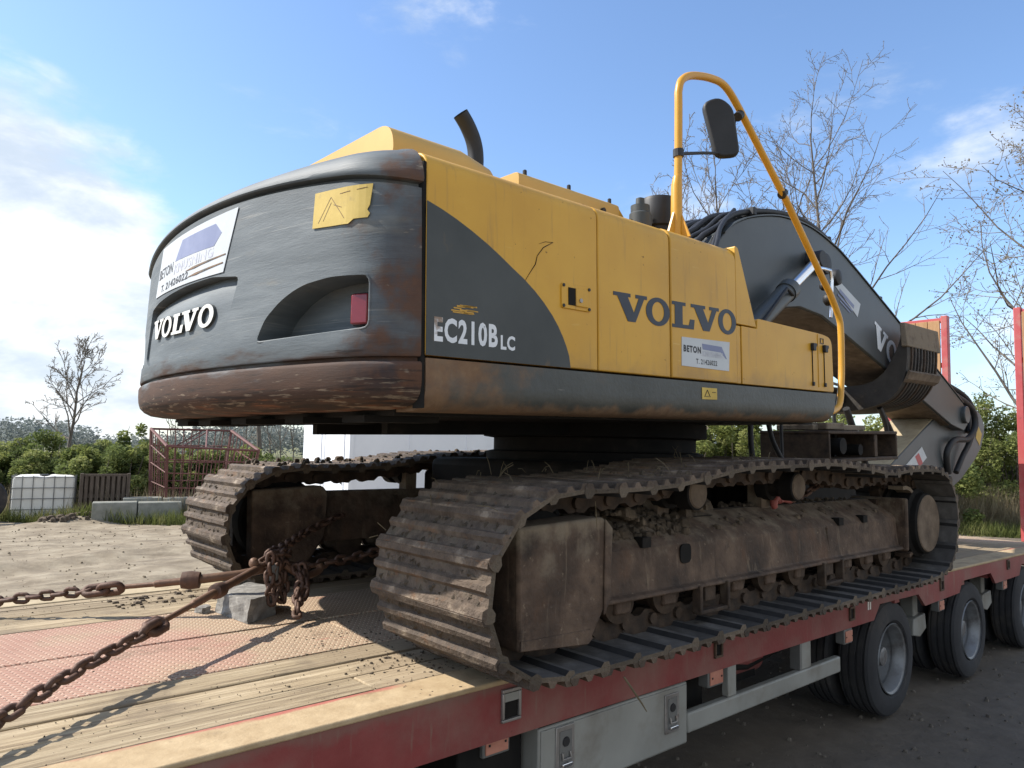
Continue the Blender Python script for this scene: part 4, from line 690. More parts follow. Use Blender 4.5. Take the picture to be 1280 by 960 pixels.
# ------------------------------------------------------------------ the trailer
TL = Vector((2.0, 0, -.95))
tr = thing('low_loader_trailer', 'red low loader trailer with plank deck, grey side boxes and upright ramps carrying the excavator', 'trailer', TL)
def T(mb, name, mats, parent=tr, **k):
    o = mb.obj(name, mats, parent, **k)
    if parent is tr: o.matrix_parent_inverse = Matrix.Translation(-TL)
    return o
DZ = [(-7.0, -.004), (0, -.004), (1.2, -.012), (2.9, -.034), (5.2, -.062), (8.35, -.30)]
def zd(x): return float(np.interp(x, [p[0] for p in DZ], [p[1] for p in DZ]))
def strip(x0, x1, t=.045, dz=0.):      # side outline of a board following the deck
    xs = [x0]+[p[0] for p in DZ if x0 < p[0] < x1]+[x1]; return [(x, zd(x)+dz) for x in xs]+[(x, zd(x)+dz-t) for x in xs[::-1]]
def tread_material():
    m = M_tread; nt = m.node_tree; N = nt.nodes; L = nt.links; p = N['Principled BSDF']
    tc = N.new('ShaderNodeTexCoord'); mp = N.new('ShaderNodeMapping'); mp.inputs['Scale'].default_value = (1, 1, 1); mp.inputs['Rotation'].default_value = (0, 0, R_(35)); L.new(tc.outputs['Object'], mp.inputs[0])
    b = N.new('ShaderNodeTexBrick'); b.offset = .5; b.inputs['Scale'].default_value = 1; b.inputs['Brick Width'].default_value = .040; b.inputs['Row Height'].default_value = .020; b.inputs['Mortar Size'].default_value = .0058; b.inputs['Mortar Smooth'].default_value = .6
    L.new(mp.outputs[0], b.inputs['Vector'])
    src = p.inputs['Base Color'].links[0].from_socket; mx = N.new('ShaderNodeMixRGB'); mx.blend_type = 'MULTIPLY'; mx.inputs[2].default_value = (.74, .56, .52, 1); L.new(src, mx.inputs[1])
    iv = N.new('ShaderNodeMath'); iv.operation = 'SUBTRACT'; iv.inputs[0].default_value = 1; L.new(b.outputs['Fac'], iv.inputs[1])
    k = N.new('ShaderNodeMath'); k.operation = 'MULTIPLY'; k.inputs[1].default_value = .8; L.new(iv.outputs[0], k.inputs[0]); L.new(k.outputs[0], mx.inputs[0]); L.new(mx.outputs[0], p.inputs['Base Color'])
    bp = N.new('ShaderNodeBump'); bp.inputs['Strength'].default_value = 1; bp.inputs['Distance'].default_value = .006; L.new(iv.outputs[0], bp.inputs['Height']); L.new(bp.outputs[0], p.inputs['Normal'])
tread_material()
random.seed(21)
def board(y0, y1, xs, name, ms, t=.045, dz=0.):
    for i in range(len(xs)-1):
        d = dz+random.uniform(-.004, .003)
        o = T(MB().prism(strip(xs[i]+.003, xs[i+1]-.003, t, d), 1, y0+.003, y1-.003), name, ms[random.randrange(len(ms))], bevel=.005, seg=1)
cutsx = [-7.0, -4.6, -2.35, .4, 2.9, 5.2, 8.3]
for k, (a, b) in enumerate([(-1.125, -.945), (-.942, -.765), (-.762, -.585), (.505, .682), (.685, .862), (.865, 1.042), (1.045, 1.13)]):
    sh = (k % 3)*.55; board(a, b, [-7.0]+[c+sh for c in cutsx[1:-2]]+[5.2, 8.3], 'plank', M_plank)
for a, b in ((-.582, -.045), (-.041, .50)): board(a, b, [-7.0, -5.2, -3.62, -2.02, -.42, 1.2, 2.9, 5.2, 8.3], 'tread_plate', [M_tread], .02)
bm_ = [(-7.0, -.205), (-1.3, -.222), (1.30, -.228), (1.40, -.135), (2.06, -.147), (2.18, -.244), (2.90, -.232), (2.97, -.145), (3.68, -.15), (3.80, -.252), (4.50, -.25), (4.58, -.155), (5.28, -.16), (5.40, -.29), (8.2, -.50), (8.35, -.34)]
for sg in (-1, 1):
    ys = (sg*1.32, sg*1.298); top = [(x, zd(x)) for x in (-7.0, 0, 1.2, 2.9, 5.2, 8.35)]
    be = T(MB().prism(top+bm_[::-1], 1, *ys), 'side_beam', M_red, smooth=30)
    T(MB().prism(strip(-7.0, 8.35, .02, .0025), 1, sg*1.326, sg*1.13), 'edge_rail', M_rim_dust if sg < 0 else M_sand, bevel=.006)
    for a, b in ((1.33, 2.12), (2.93, 3.74), (4.53, 5.33)): MB().box(((a+b)/2, sg*1.2, -.12), (b-a, .19, .02)).obj('wheel_arch', M_red, be)
    if sg < 0:
        for i, (x, z) in enumerate(((-1.885, -.10), (-.512, -.118), (.97, -.14), (2.51, -.128), (4.16, -.12), (-3.3, -.09))):
            w, h_ = (.095, .12) if i == 0 else (.07, .085)
            fr = MB().box((x, -1.325, z-h_/2+.006), (w, .014, .012)).box((x-w/2+.006, -1.325, z), (.012, .014, h_-.026)).box((x+w/2-.006, -1.325, z), (.012, .014, h_-.026)).box((x, -1.325, z+h_/2-.006), (w, .014, .014))
            fr = fr.obj('lashing_slot', M_latch if i == 0 else M_frame, be, bevel=.003); MB().box((x, -1.321, z), (w-.026, .004, h_-.026)).obj('slot_hole', M_black, fr)
            if i == 0: MB().box((x, -1.324, z+.03), (.07, .012, .03)).obj('slot_tongue', M_box, fr)
        for x0 in (1.215, 1.245): MB().box((x0+.0, -1.3215, -.115), (.016, .003, .07)).obj('plate', M_emblem, be)
# chassis under the deck
for y in (-.48, .48): T(MB().box((-.8, y, -.125), (12.0, .16, .03)).box((-.8, y, -.30), (12.0, .02, .33)).box((-.8, y, -.475), (12.0, .16, .03)), 'chassis_beam', M_red)
mb = MB()
for k in range(22):
    mb.box((-6.8+k*.66, 0, zd(-6.8+k*.66)-.115), (.08, 2.56, .09))
T(mb, 'cross_members', M_red)
# side boxes, guard rail, lamps
bx = T(MB().box((-1.232, -1.03, -.379), (.975, .545, .285)), 'tool_locker', M_box, bevel=.008)
MB().box((-1.232, -1.304, -.379), (.955, .008, .265)).obj('locker_door', M_box, bx, bevel=.003)
MB().box((-1.232, -1.03, -.2335), (.96, .53, .006)).obj('seal', M_black, bx)
for x, z in ((-1.58, -.335), (-.875, -.352)):
    l = MB().box((x, -1.311, z), (.105, .006, .175)).obj('latch', M_latch, bx, bevel=.004)
    MB().box((x, -1.3145, z), (.068, .004, .135)).obj('latch_recess', M_galv, l); MB().lathe([(-1.321, .018), (-1.316, .020)], (x, 0, z+.025), 1, 16).obj('latch_lock', M_dark, l)
    MB().tube([(x-.022, -1.319, z-.015), (x-.022, -1.324, z-.04), (x+.022, -1.324, z-.04), (x+.022, -1.319, z-.015)], .005, 6).obj('latch_bail', M_latch, l)
    MB().box((x, -1.323, z-.062), (.055, .014, .016)).obj('latch_grip', M_chrome, l, bevel=.003)
MB().box((-.80, -1.2, -.532), (.08, .1, .02)).obj('foot', M_galv, bx)
T(MB().box((-1.90, -1.10, -.43), (.32, .26, .40)), 'dark_locker', M_black, bevel=.01)
for x, z, y in ((-1.888, -.262, -1.238), (-.497, -.262, -1.29), (.97, -.285, -1.29), (2.62, -.30, -1.27), (4.2, -.31, -1.27), (-3.4, -.25, -1.28)):
    mk = T(MB().box((x, y+.02, z), (.135 if x < 0 else .11, .06, .092)), 'marker_lamp', M_galv, bevel=.006); MB().box((x, y-.012, z), (.112 if x < 0 else .095, .008, .070)).obj('reflector', M_amber, mk, bevel=.003)
    for dx in (-.04, .04): MB().box((x+dx, y-.017, z), (.008, .004, .008)).obj('screw', M_dark, mk)
rl = T(MB().box((.05, -1.285, -.432), (1.585, .045, .095)), 'guard_rail', M_box, bevel=.01)
for x, w in ((-.355, .075), (.42, .11)): MB().box((x, -1.283, -.307), (w, .04, .152)).obj('rail_post', M_box, rl, bevel=.005)
MB().box((.36, -1.272, -.307), (.03, .06, .15)).obj('rail_post', M_galv, rl)
T(MB().box((-2.35, -1.2, -.42), (.10, .08, .42)), 'support_leg', M_box, bevel=.006)
mb = MB().tube([(-.62, -1.12, -.34), (-.3, -1.12, -.30), (.1, -1.1, -.36), (.5, -1.1, -.31)], .022, 8).box((-.5, -1.05, -.37), (.2, .2, .16)).box((.05, -.95, -.33), (.3, .3, .2)); T(mb, 'air_tank', M_black)
T(MB().lathe([(-.16, .06), (-.14, .1), (.14, .1), (.16, .06)], (.12, -1.02, -.33), 0, 20), 'brake_cylinder', M_red, smooth=40)
# wheels: twin tyres, deep dished rim
def tyre_profile():
    w = .118; p = [(-w*.72, .232), (-w*.98, .262), (-w, .30), (-w*.96, .345), (-w*.84, .378), (-w*.74, .386)]
    for g in (-.5, -.17, .17, .5): p += [(w*(g-.06)*1.25, .390), (w*(g-.05)*1.25, .379), (w*(g+.05)*1.25, .379), (w*(g+.06)*1.25, .390)]
    return p+[(w*.74, .386), (w*.84, .378), (w*.96, .345), (w, .30), (w*.98, .262), (w*.72, .232)]
tp_ = tyre_profile(); mbt = MB().lathe(tp_, (0, 0, 0), 1, 56, closed=False); nn = 56; mt = len(tp_); mbt.f += [((mt-1)*nn+k, (mt-1)*nn+(k+1) % nn, (k+1) % nn, k) for k in range(nn)]; mbt.m = [0]*len(mbt.f)
tyre_me = mbt.mesh('tyre', M_tyre); tyre_me.polygons.foreach_set('use_smooth', [True]*len(tyre_me.polygons)); tyre_me.set_sharp_from_angle(angle=R_(32))
def rim_mesh():
    pr = [(-.116, .236), (-.108, .240), (-.100, .224), (-.06, .205), (-.03, .196), (.04, .190), (.055, .180), (.060, .10), (.065, .0)]
    m1 = MB().lathe(pr, (0, 0, 0), 1, 48, closed=False); m1.lathe([(.115, .236), (.1, .22), (.0, .196), (-.03, .194)], (0, 0, 0), 1, 48, closed=False)
    for k in range(8): a = math.pi*2*k/8; m1.lathe([(.052, .02), (.054, .026), (.062, .026)], (.148*math.cos(a), 0, .148*math.sin(a)), 1, 10)
    return m1.mesh('rim', M_wheel)
rim_me = rim_mesh(); rim_me.polygons.foreach_set('use_smooth', [True]*len(rim_me.polygons)); rim_me.set_sharp_from_angle(angle=R_(35))
hub_me = MB().lathe([(-.055, .045), (-.05, .062), (.0, .070), (.01, .085), (.06, .09)], (0, 0, 0), 1, 24).mesh('hub', M_wheel)
for x, zc in ((1.70, -.552), (3.30, -.588), (4.90, -.602)):
    T(MB().tube([(x, -1.0, zc), (x, 1.0, zc)], .065, 12).box((x, -.55, zc+.16), (.5, .10, .10)).box((x, .55, zc+.16), (.5, .10, .10)), 'axle', M_black)
    for sg in (-1, 1):
        Mx = Matrix.Translation((x, sg*1.162, zc))@Matrix.Rotation(0 if sg < 0 else math.pi, 4, 'Z')
        w = link('wheel', rim_me, tr, M=Matrix.Translation(-TL)@Mx)
        for t in (0, .272):
            q = bpy.data.objects.new('tyre', tyre_me); COL.objects.link(q); q.parent = w; q.location = (0, t, 0); q.rotation_euler = (0, random.random()*6, 0)
        q = bpy.data.objects.new('hub', hub_me); COL.objects.link(q); q.parent = w
        xh = x+.79
        if x < 4.5: T(MB().box((xh+.02, sg*1.08, -.33), (.09, .10, .30)).prism([(xh-.10, -.40), (xh+.13, -.38), (xh+.15, -.50), (xh+.02, -.55), (xh-.12, -.52)], 1, sg*1.03, sg*1.16), 'spring_hanger', M_box, bevel=.008)
# ramps standing up at the tail: red frames, boarded faces
for (y0, y1) in ((-1.33, -.375), (.475, 1.36)):
    lean = Matrix.Translation((8.3, 0, -.32))@Matrix.Rotation(R_(1.0), 4, 'Y')
    rm = T(MB().box((.04, y0+.045, 1.66), (.11, .09, 3.28)).box((.04, y1-.045, 1.66), (.11, .09, 3.28)), 'ramp', M_ramp, bevel=.01)
    rm.matrix_parent_inverse = Matrix.Identity(4); rm.matrix_local = Matrix.Translation(-TL)@lean
    for z in (.25, .95, 1.82, 2.55, 3.24): MB().box((.05, (y0+y1)/2, z), (.08, y1-y0-.18, .07)).obj('ramp_bar', M_ramp, rm, bevel=.006)
    for k in range(4):
        yw = (y1-y0-.2)/4; MB().box((-.005, y0+.1+yw*(k+.5), 2.53), (.035, yw-.008, 1.40)).obj('ramp_board', M_rampwood, rm, bevel=.005)
# crumbs of soil on the deck
r = np.random.default_rng(8); crumb = clods('deck_crumbs', 520, ((-3.5, -1.6), (-1.1, 1.1), lambda x, y: zd(x) if r.random() < (.25 if x < -2.3 else .9) else None), .0065, M_mud, tr, 31, .45); crumb.matrix_parent_inverse = Matrix.Translation(-TL)
crumb = clods('deck_crumbs', 420, ((-2.3, -1.75), (-1.3, -.3), lambda x, y: zd(x)), .0075, M_mud, tr, 32, .45); crumb.matrix_parent_inverse = Matrix.Translation(-TL)
crumb = clods('deck_crumbs', 1500, ((-3.6, -1.7), (-1.28, 1.1), lambda x, y: zd(x)), .0028, M_mud, tr, 34, .5); crumb.matrix_parent_inverse = Matrix.Translation(-TL)
crumb = clods('deck_crumbs', 60, ((-2.75, -2.2), (.75, 1.05), lambda x, y: zd(x)), .020, M_mud, tr, 33, .45); crumb.matrix_parent_inverse = Matrix.Translation(-TL)

# ------------------------------------------------------------------ lashing chains
def link_mesh(L, Wd, rr, n=14):
    pts = []; h = L/2-Wd/2; q = Wd/2-rr
    for k in range(n):
        a = 2*math.pi*(k+.5)/n; pts.append((h*(1 if math.cos(a) > 0 else -1)+q*math.cos(a), q*math.sin(a), 0))
    me = MB().tube(pts, rr, 7, closed=True).mesh('chain_link', M_chain); me.polygons.foreach_set('use_smooth', [True]*len(me.polygons)); return me
LINK = link_mesh(.084, .058, .0105); LINK_S = link_mesh(.074, .052, .0098); RING = link_mesh(.135, .085, .016)
def chain(parent, pts, pitch=.058, me=LINK, jit=.12, seed=1, M=None):
    rr = random.Random(seed); P = catmull(pts, 8); acc = 0; nxt = 0; roll = rr.random()
    for a, b in zip(P, P[1:]):
        d = (b-a).length
        while nxt <= acc+d:
            p = a+(b-a)*((nxt-acc)/d); x = (b-a).normalized()+Vector([rr.uniform(-jit, jit) for _ in range(3)]); x.normalize()
            y = Vector((0, 0, 1)).cross(x) if abs(x.z) < .9 else Vector((0, 1, 0)).cross(x); y.normalize(); z = x.cross(y); k = roll; roll += math.pi/2+rr.uniform(-.15, .15)
            y2 = math.cos(k)*y+math.sin(k)*z; z2 = x.cross(y2); mx = Matrix((x, y2, z2)).transposed().to_4x4(); mx.translation = p
            o = bpy.data.objects.new('chain_link', me); COL.objects.link(o); o.parent = parent; o.matrix_local = mx; nxt += pitch
        acc += d
def ring(parent, p, d, k=.6):
    x = Vector(d).normalized(); y = Vector((0, 0, 1)).cross(x).normalized(); z = x.cross(y); y2 = math.cos(k)*y+math.sin(k)*z; z2 = x.cross(y2); mx = Matrix((x, y2, z2)).transposed().to_4x4(); mx.translation = Vector(p)
    o = bpy.data.objects.new('chain_ring', RING); COL.objects.link(o); o.parent = parent; o.matrix_local = mx
c1 = thing('lashing_chain', 'rusty lashing chain with turnbuckle bar running to the deck edge nearest the camera', 'chain', (0, 0, 0), 'lashing chains holding the excavator')
chain(c1, [(-3.75, -1.20, .0), (-3.60, -1.08, .035), (-3.443, -.922, .074), (-3.308, -.787, .101), (-3.148, -.637, .124), (-2.94, -.45, .151)], seed=4)
ring(c1, (-2.899, -.41, .155), (1, .97, .08)); ring(c1, (-2.93, -.437, .152), (1, .97, .08), 2.1)
bar = MB().tube([(-2.87, -.38, .162), (-2.71, -.236, .183), (-2.705, -.232, .184), (-2.544, -.083, .203)], [.011, .012, .0175, .0175], 12).tube([(-2.544, -.083, .203), (-2.33, .11, .231), (-2.25, .185, .242)], [.020, .019, .019], 12).tube([(-2.25, .185, .242), (-2.15, .27, .25)], [.013, .013], 10).obj('turnbuckle_bar', M_bar, c1, smooth=45)
MB().lathe([(-.036, .022), (-.032, .033), (.0, .036), (.032, .033), (.036, .022)], (0, 0, 0), 0, 16).obj('turnbuckle_collar', M_chain, bar, smooth=40, M=Matrix.Translation((-2.555, -.093, .202))@Matrix.Rotation(R_(42), 4, 'Z'))
MB().lathe([(-.02, .014), (-.012, .024), (.0, .027), (.012, .024), (.02, .014)], (0, 0, 0), 0, 14).obj('hook_eye', M_bar, bar, smooth=60, M=Matrix.Translation((-2.29, .175, .265)))
chain(c1, [(-2.18, .23, .27), (-2.10, .33, .295), (-1.95, .50, .31), (-1.74, .70, .345), (-1.45, .82, .42)], seed=6)
for k, (dx, dy) in enumerate(((0, 0), (.035, -.045), (.06, .02), (-.02, -.07))):
    chain(c1, [(-2.20+dx, .21+dy, .285), (-2.20+dx, .20+dy, .21), (-2.205+dx, .18+dy*.8, .12), (-2.19+dx, .17+dy, .07), (-2.17+dx, .19+dy, .11), (-2.165+dx, .21+dy, .20), (-2.16+dx, .22+dy, .28)], .050, LINK_S, .3, 7+k)
chain(c1, [(-2.23, .19, .27), (-2.17, .17, .305), (-2.12, .20, .30), (-2.08, .24, .285), (-2.12, .27, .30), (-2.18, .24, .31)], .038, LINK_S, .6, 29)
c2 = thing('lashing_chain', 'rusty lashing chain with turnbuckle bar lying behind, towards the far deck edge', 'chain', (0, 0, 0), 'lashing chains holding the excavator')
chain(c2, [(-3.70, 1.18, .0), (-3.45, 1.03, .045), (-3.244, .897, .075), (-3.065, .778, .10), (-2.93, .675, .12)], seed=14)
ring(c2, (-2.886, .639, .125), (1, -.62, .1)); ring(c2, (-2.83, .60, .132), (1, -.6, .1), 2.1)
bar2 = MB().tube([(-2.80, .592, .137), (-2.66, .49, .153), (-2.657, .487, .154), (-2.505, .393, .172)], [.012, .012, .018, .018], 12).tube([(-2.505, .393, .172), (-2.312, .291, .195), (-2.20, .285, .209)], [.023, .022, .022], 12).tube([(-2.20, .285, .209), (-2.10, .285, .22)], [.014, .014], 8).obj('turnbuckle_bar', M_bar, c2, smooth=45)
MB().lathe([(-.046, .026), (-.042, .040), (.0, .046), (.042, .040), (.046, .026)], (0, 0, 0), 0, 16).obj('turnbuckle_collar', M_chain, bar2, smooth=40, M=Matrix.Translation((-2.515, .40, .171))@Matrix.Rotation(R_(-30), 4, 'Z'))
chain(c2, [(-2.10, .27, .235), (-1.99, .24, .215), (-1.92, .24, .215), (-1.73, .25, .232), (-1.54, .265, .25), (-1.25, .27, .28)], .056, LINK, .15, 15)
MB().tube(catmull([(-2.13, .17, .24), (-2.06, .16, .195), (-1.99, .17, .180), (-1.925, .19, .195), (-1.925, .20, .225)], 5), .019, 10).obj('chain_hook', M_bar, c2, smooth=60)
chain(c2, [(-2.09, .12, .225), (-2.10, .06, .16), (-2.15, -.03, .10), (-2.18, -.10, .05), (-2.17, -.09, .06), (-2.13, -.0, .12), (-2.07, .10, .215)], .050, LINK_S, .3, 16)
chain(c2, [(-2.06, .11, .225), (-2.065, .06, .16), (-2.10, -.0, .10), (-2.09, .02, .14), (-2.04, .11, .22)], .052, LINK_S, .3, 17)
MB().box((-2.20, .14, .215), (.05, .03, .085)).obj('chain_tag', M_galv, c2, bevel=.012)
c3 = thing('hook_chain', 'short chain with a salmon red hook lying on the near track frame', 'chain hook', (.40, -1.17, .545))
hk = MB().tube(catmull([(-.09, -.03, .035), (-.135, -.04, .055), (-.165, -.045, .035), (-.16, -.045, .0), (-.12, -.04, .012)], 5)[:16], [.018+.006*math.sin(k/15*3.1) for k in range(16)], 10).tube([(-.09, -.03, .035), (.0, -.01, .04), (.10, .0, .03)], [.022, .020, .024], 10).obj('hook', M_hook, c3, smooth=60)
chain(c3, [(.10, 0, .03), (.30, .02, .05), (.55, .03, .12), (.85, .02, .21)], .06, LINK_S, .1, 21)

# ------------------------------------------------------------------ stones on the deck
from mathutils import noise as mn
def rough_block(name, corners, h, label, cat, amp=.012, m=M_stone, cuts=5, seed=0):
    bm = bmesh.new(); b = [bm.verts.new((x, y, 0)) for x, y in corners]; t = [bm.verts.new((x*.96, y*.96, h*(1+.06*math.sin(7*x+i*2)))) for i, (x, y) in enumerate(corners)]; n = len(b)
    bm.faces.new(b[::-1]); bm.faces.new(t)
    for i in range(n): bm.faces.new((b[i], b[(i+1) % n], t[(i+1) % n], t[i]))
    bmesh.ops.subdivide_edges(bm, edges=bm.edges[:], cuts=cuts, use_grid_fill=True)
    for v in bm.verts:
        d = mn.noise_vector(v.co*14+Vector((seed, 3, 9)))*amp+mn.noise_vector(v.co*45+Vector((seed, 1, 2)))*amp*.35
        if v.co.z > .003: v.co += d
    me = bpy.data.meshes.new(name); bm.normal_update(); bm.to_mesh(me); bm.free(); me.materials.append(m); o = link(name, me, None); o['label'] = label; o['category'] = cat; return o
o = rough_block('stone_block', [(-.19, .20), (-.155, -.15), (.03, -.04), (.10, .20), (.0, .30)], .105, 'grey rough hewn stone block lying on the deck under the chains', 'stone'); o.location = (-2.20, .20, 0)
o = rough_block('small_stone', [(-.035, .02), (-.01, -.045), (.035, -.02), (.03, .04)], .032, 'small grey stone lying beside the stone block on the deck', 'stone', .008, cuts=2, seed=4); o.location = (-2.44, .43, -.002)

# ------------------------------------------------------------------ the yard: ground
def vnoise(x, y, s, seed):
    g = np.random.default_rng(seed).random((128, 128)); X, Y = x/s, y/s; i, j = np.floor(X).astype(int), np.floor(Y).astype(int); u, v = X-i, Y-j; u, v = u*u*(3-2*u), v*v*(3-2*v)
    a, b, c, d = g[i % 128, j % 128], g[(i+1) % 128, j % 128], g[i % 128, (j+1) % 128], g[(i+1) % 128, (j+1) % 128]; return (a*(1-u)+b*u)*(1-v)+(c*(1-u)+d*u)*v-.5
def gz(x, y):
    x, y = np.asarray(x, float), np.asarray(y, float)
    z = -.945-.030*np.clip(x-1.4, 0, 1.7)-.004*np.clip(x-3.1, 0, 5)
    far = np.clip((np.hypot(x, y)-3.5)/4, .25, 1)*np.clip(.35+np.abs(y)/3, 0, 1)
    z = z+far*(.10*vnoise(x, y, 3.1, 1)+.05*vnoise(x, y, .9, 2)+.022*vnoise(x, y, .33, 3))+.022*vnoise(x, y, .14, 4)
    z = z+.045*np.exp(-((y-9.5-.25*x)/.22)**2)*np.clip((y-3)/3, 0, 1)-.05*np.exp(-((y-8.9-.25*x)/.25)**2)*np.clip((y-3)/3, 0, 1)+.03*np.exp(-((y-7.2-.2*x)/.2)**2)*np.clip((y-3)/3, 0, 1)
    z = z+.16*np.exp(-((x+.3)**2/.9+(y-14.6)**2/.25))
    return z
def axis_pts(lo, a, b, hi, n):
    k = 34; t = np.linspace(0, 1, k)**2.2; return np.concatenate([a-(a-lo)*t[::-1][:-1], np.linspace(a, b, n), b+(hi-b)*t[1:]])
gx, gy = axis_pts(-400, -6, 15, 700, 300), axis_pts(-300, -6, 18, 700, 330)
GX, GY = np.meshgrid(gx, gy, indexing='ij'); GZ = gz(GX, GY); nx, ny = len(gx), len(gy)
me = bpy.data.meshes.new('ground'); me.vertices.add(nx*ny); me.vertices.foreach_set('co', np.stack([GX, GY, GZ], -1).ravel())
I = (np.arange(nx-1)[:, None]*ny+np.arange(ny-1)[None]).ravel(); q = np.stack([I, I+ny, I+ny+1, I+1], -1)
me.loops.add(q.size); me.polygons.add(len(q)); me.polygons.foreach_set('loop_start', np.arange(0, q.size, 4)); me.loops.foreach_set('vertex_index', q.ravel()); me.update(calc_edges=True)
me.polygons.foreach_set('use_smooth', [True]*len(q))
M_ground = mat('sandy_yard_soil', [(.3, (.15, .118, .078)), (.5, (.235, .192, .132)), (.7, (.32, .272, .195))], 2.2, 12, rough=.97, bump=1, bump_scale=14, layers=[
    dict(col=(.125, .097, .065), scale=3.0, detail=10, stretch=(.3, 1.4, 1), lo=.50, hi=.70, amt=.75), dict(col=(.38, .33, .245), scale=26, lo=.62, hi=.72, amt=.6), dict(col=(.10, .08, .055), scale=38, lo=.66, hi=.74, amt=.7),
    dict(col=(.060, .049, .038), col2=(.15, .122, .093), scale2=7, scale=1.1, axis=1, zr=(3.2, 1.0), zw=.5, lo=.3, hi=.7, amt=.93), dict(col=(.24, .195, .135), scale=2, axis=1, zr=(-3.2, -4.6), zw=.5, lo=.4, hi=.6), dict(col=(.12, .13, .045), scale=2, axis=1, zr=(15.0, 19.0), zw=.4, lo=.5, hi=.8, amt=.8)])  # soil darkened over the trailer's shadow reach, sandy again beyond for warm bounce
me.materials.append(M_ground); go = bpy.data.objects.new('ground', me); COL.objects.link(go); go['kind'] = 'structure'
clods('gravel', 2600, ((-.5, 9), (-4.5, 1.0), lambda x, y: float(gz(x, y))), .016, mat('dark_gravel', [(.3, (.055, .045, .036)), (.7, (.17, .145, .115))], 30, 5, rough=.95), None, 41)
clods('soil_clods', 1500, ((-3.5, 5), (1.8, 15.5), lambda x, y: float(gz(x, y))), .019, mat('sandy_clods', [(.3, (.11, .085, .055)), (.7, (.26, .21, .145))], 20, 5, rough=.97), None, 42)
clods('soil_clods', 160, ((-1.0, .6), (14.3, 15.0), lambda x, y: float(gz(x, y))), .09, M_mud, None, 43)
CAMP = Vector((-3.7716, -3.4609, 0)); FH = Vector((CF.x, CF.y, 0)); RH = Vector((CR.x, CR.y, 0))
def spot(px, D): p = CAMP+D*(FH+RH*((px-640)/915)); return p.x, p.y      # a place in the yard by bearing and distance
def facing(px): return math.atan2(FH.y+RH.y*((px-640)/915), FH.x+RH.x*((px-640)/915))-math.pi/2

# ------------------------------------------------------------------ things standing in the yard
t = thing('liquid_tank', 'white plastic liquid tank in a wire cage at the edge of the yard', 'tank', (*spot(66, 16.9), float(gz(*spot(66, 16.6)))+.01), rz=facing(66)-.06)
body = MB().prism(roundpoly([(-.585, .02), (.585, .02), (.585, .98), (.12, .99), (-.02, .955), (-.16, .99), (-.585, .98)], [.05, .05, .09, .04, .06, .04, .09], 5), 1, -.48, .48).obj('tank_body', M_tank, t, smooth=30, bevel=.03)
MB().lathe([(.95, .10), (1.0, .10), (1.01, .06)], (-.02, 0, 0), 2, 20).obj('tank_lid', M_dark, body)
for y in (-.50, .50):
    for k in range(7): MB().tube([(-.6+.2*k, y, .0), (-.6+.2*k, y, 1.0)], .008, 6).obj('cage_bar', M_galv, t)
    for k in range(5): MB().tube([(-.6, y*1.02, .02+.235*k), (.6, y*1.02, .02+.235*k)], .008, 6).obj('cage_bar', M_galv, t)
for x in (-.6, .6):
    for k in range(5): MB().tube([(x, -.51, .02+.235*k), (x, .51, .02+.235*k)], .008, 6).obj('cage_bar', M_galv, t)
    for k in range(1, 6): MB().tube([(x*1.015, -.51+.17*k, .0), (x*1.015, -.51+.17*k, 1.0)], .008, 6).obj('cage_bar', M_galv, t)
t = thing('wooden_pallet', 'grey wooden pallet standing on edge beside the white tank', 'pallet', (*spot(140, 16.6), float(gz(*spot(140, 16.6)))-.02), rz=facing(140)-.06)
for x in (-.46, .46): MB().box((x, 0, .5), (.07, .14, 1.0)).obj('stringer', M_wood, t, bevel=.006)
MB().box((0, .02, .5), (.85, .05, .08)).obj('stringer', M_wood, t); MB().box((0, .02, .96), (.85, .1, .05)).obj('stringer', M_wood, t); MB().box((0, .02, .04), (.85, .1, .05)).obj('stringer', M_wood, t)
for k in range(8): MB().box((-.37+.106*k, -.02+random.uniform(-.006, .006), .5), (.068, .025, .90)).obj('slat', M_wood, t, bevel=.004)
MB().box((0, .06, .5), (.9, .01, .95)).obj('back_board', M_wood, t)
for (x, y), L, h_, rz, lab in ((spot(182, 16.4), 1.75, .45, math.degrees(facing(180)), 'mossy concrete block lying in front of the red lattice crate'), (spot(212, 17.0), 1.6, .52, math.degrees(facing(200)), 'taller concrete block half hidden behind the other block')):
    t = thing('concrete_block', lab, 'concrete block', (x, y, float(gz(x, y))-.01), 'concrete blocks by the hedge', rz=R_(rz))
    MB().prism(roundpoly([(-.22, 0), (.22, 0), (.20, h_), (-.20, h_)], .02, 2), 0, -L/2, -.02).obj('half_block', M_conc, t, bevel=.012); MB().prism(roundpoly([(-.22, 0), (.22, 0), (.20, h_-.012), (-.20, h_-.012)], .02, 2), 0, .005, L/2).obj('half_block', M_conc, t, bevel=.012)
o = MB().lathe([(-.13, .26), (-.16, .34), (-.14, .45), (-.08, .49), (.08, .49), (.14, .45), (.16, .34), (.13, .26), (.10, .25), (-.10, .25)], (0, 0, 0), 1, 32, closed=False).obj('old_tyre', M_tyre, None, smooth=40)
x, y = spot(-14, 15.6); o.location = (x, y, float(gz(x, y))+.47); o.rotation_euler = (R_(8), 0, facing(0)+.3); o['label'] = 'black tyre standing in the grass left of the white tank'; o['category'] = 'tyre'
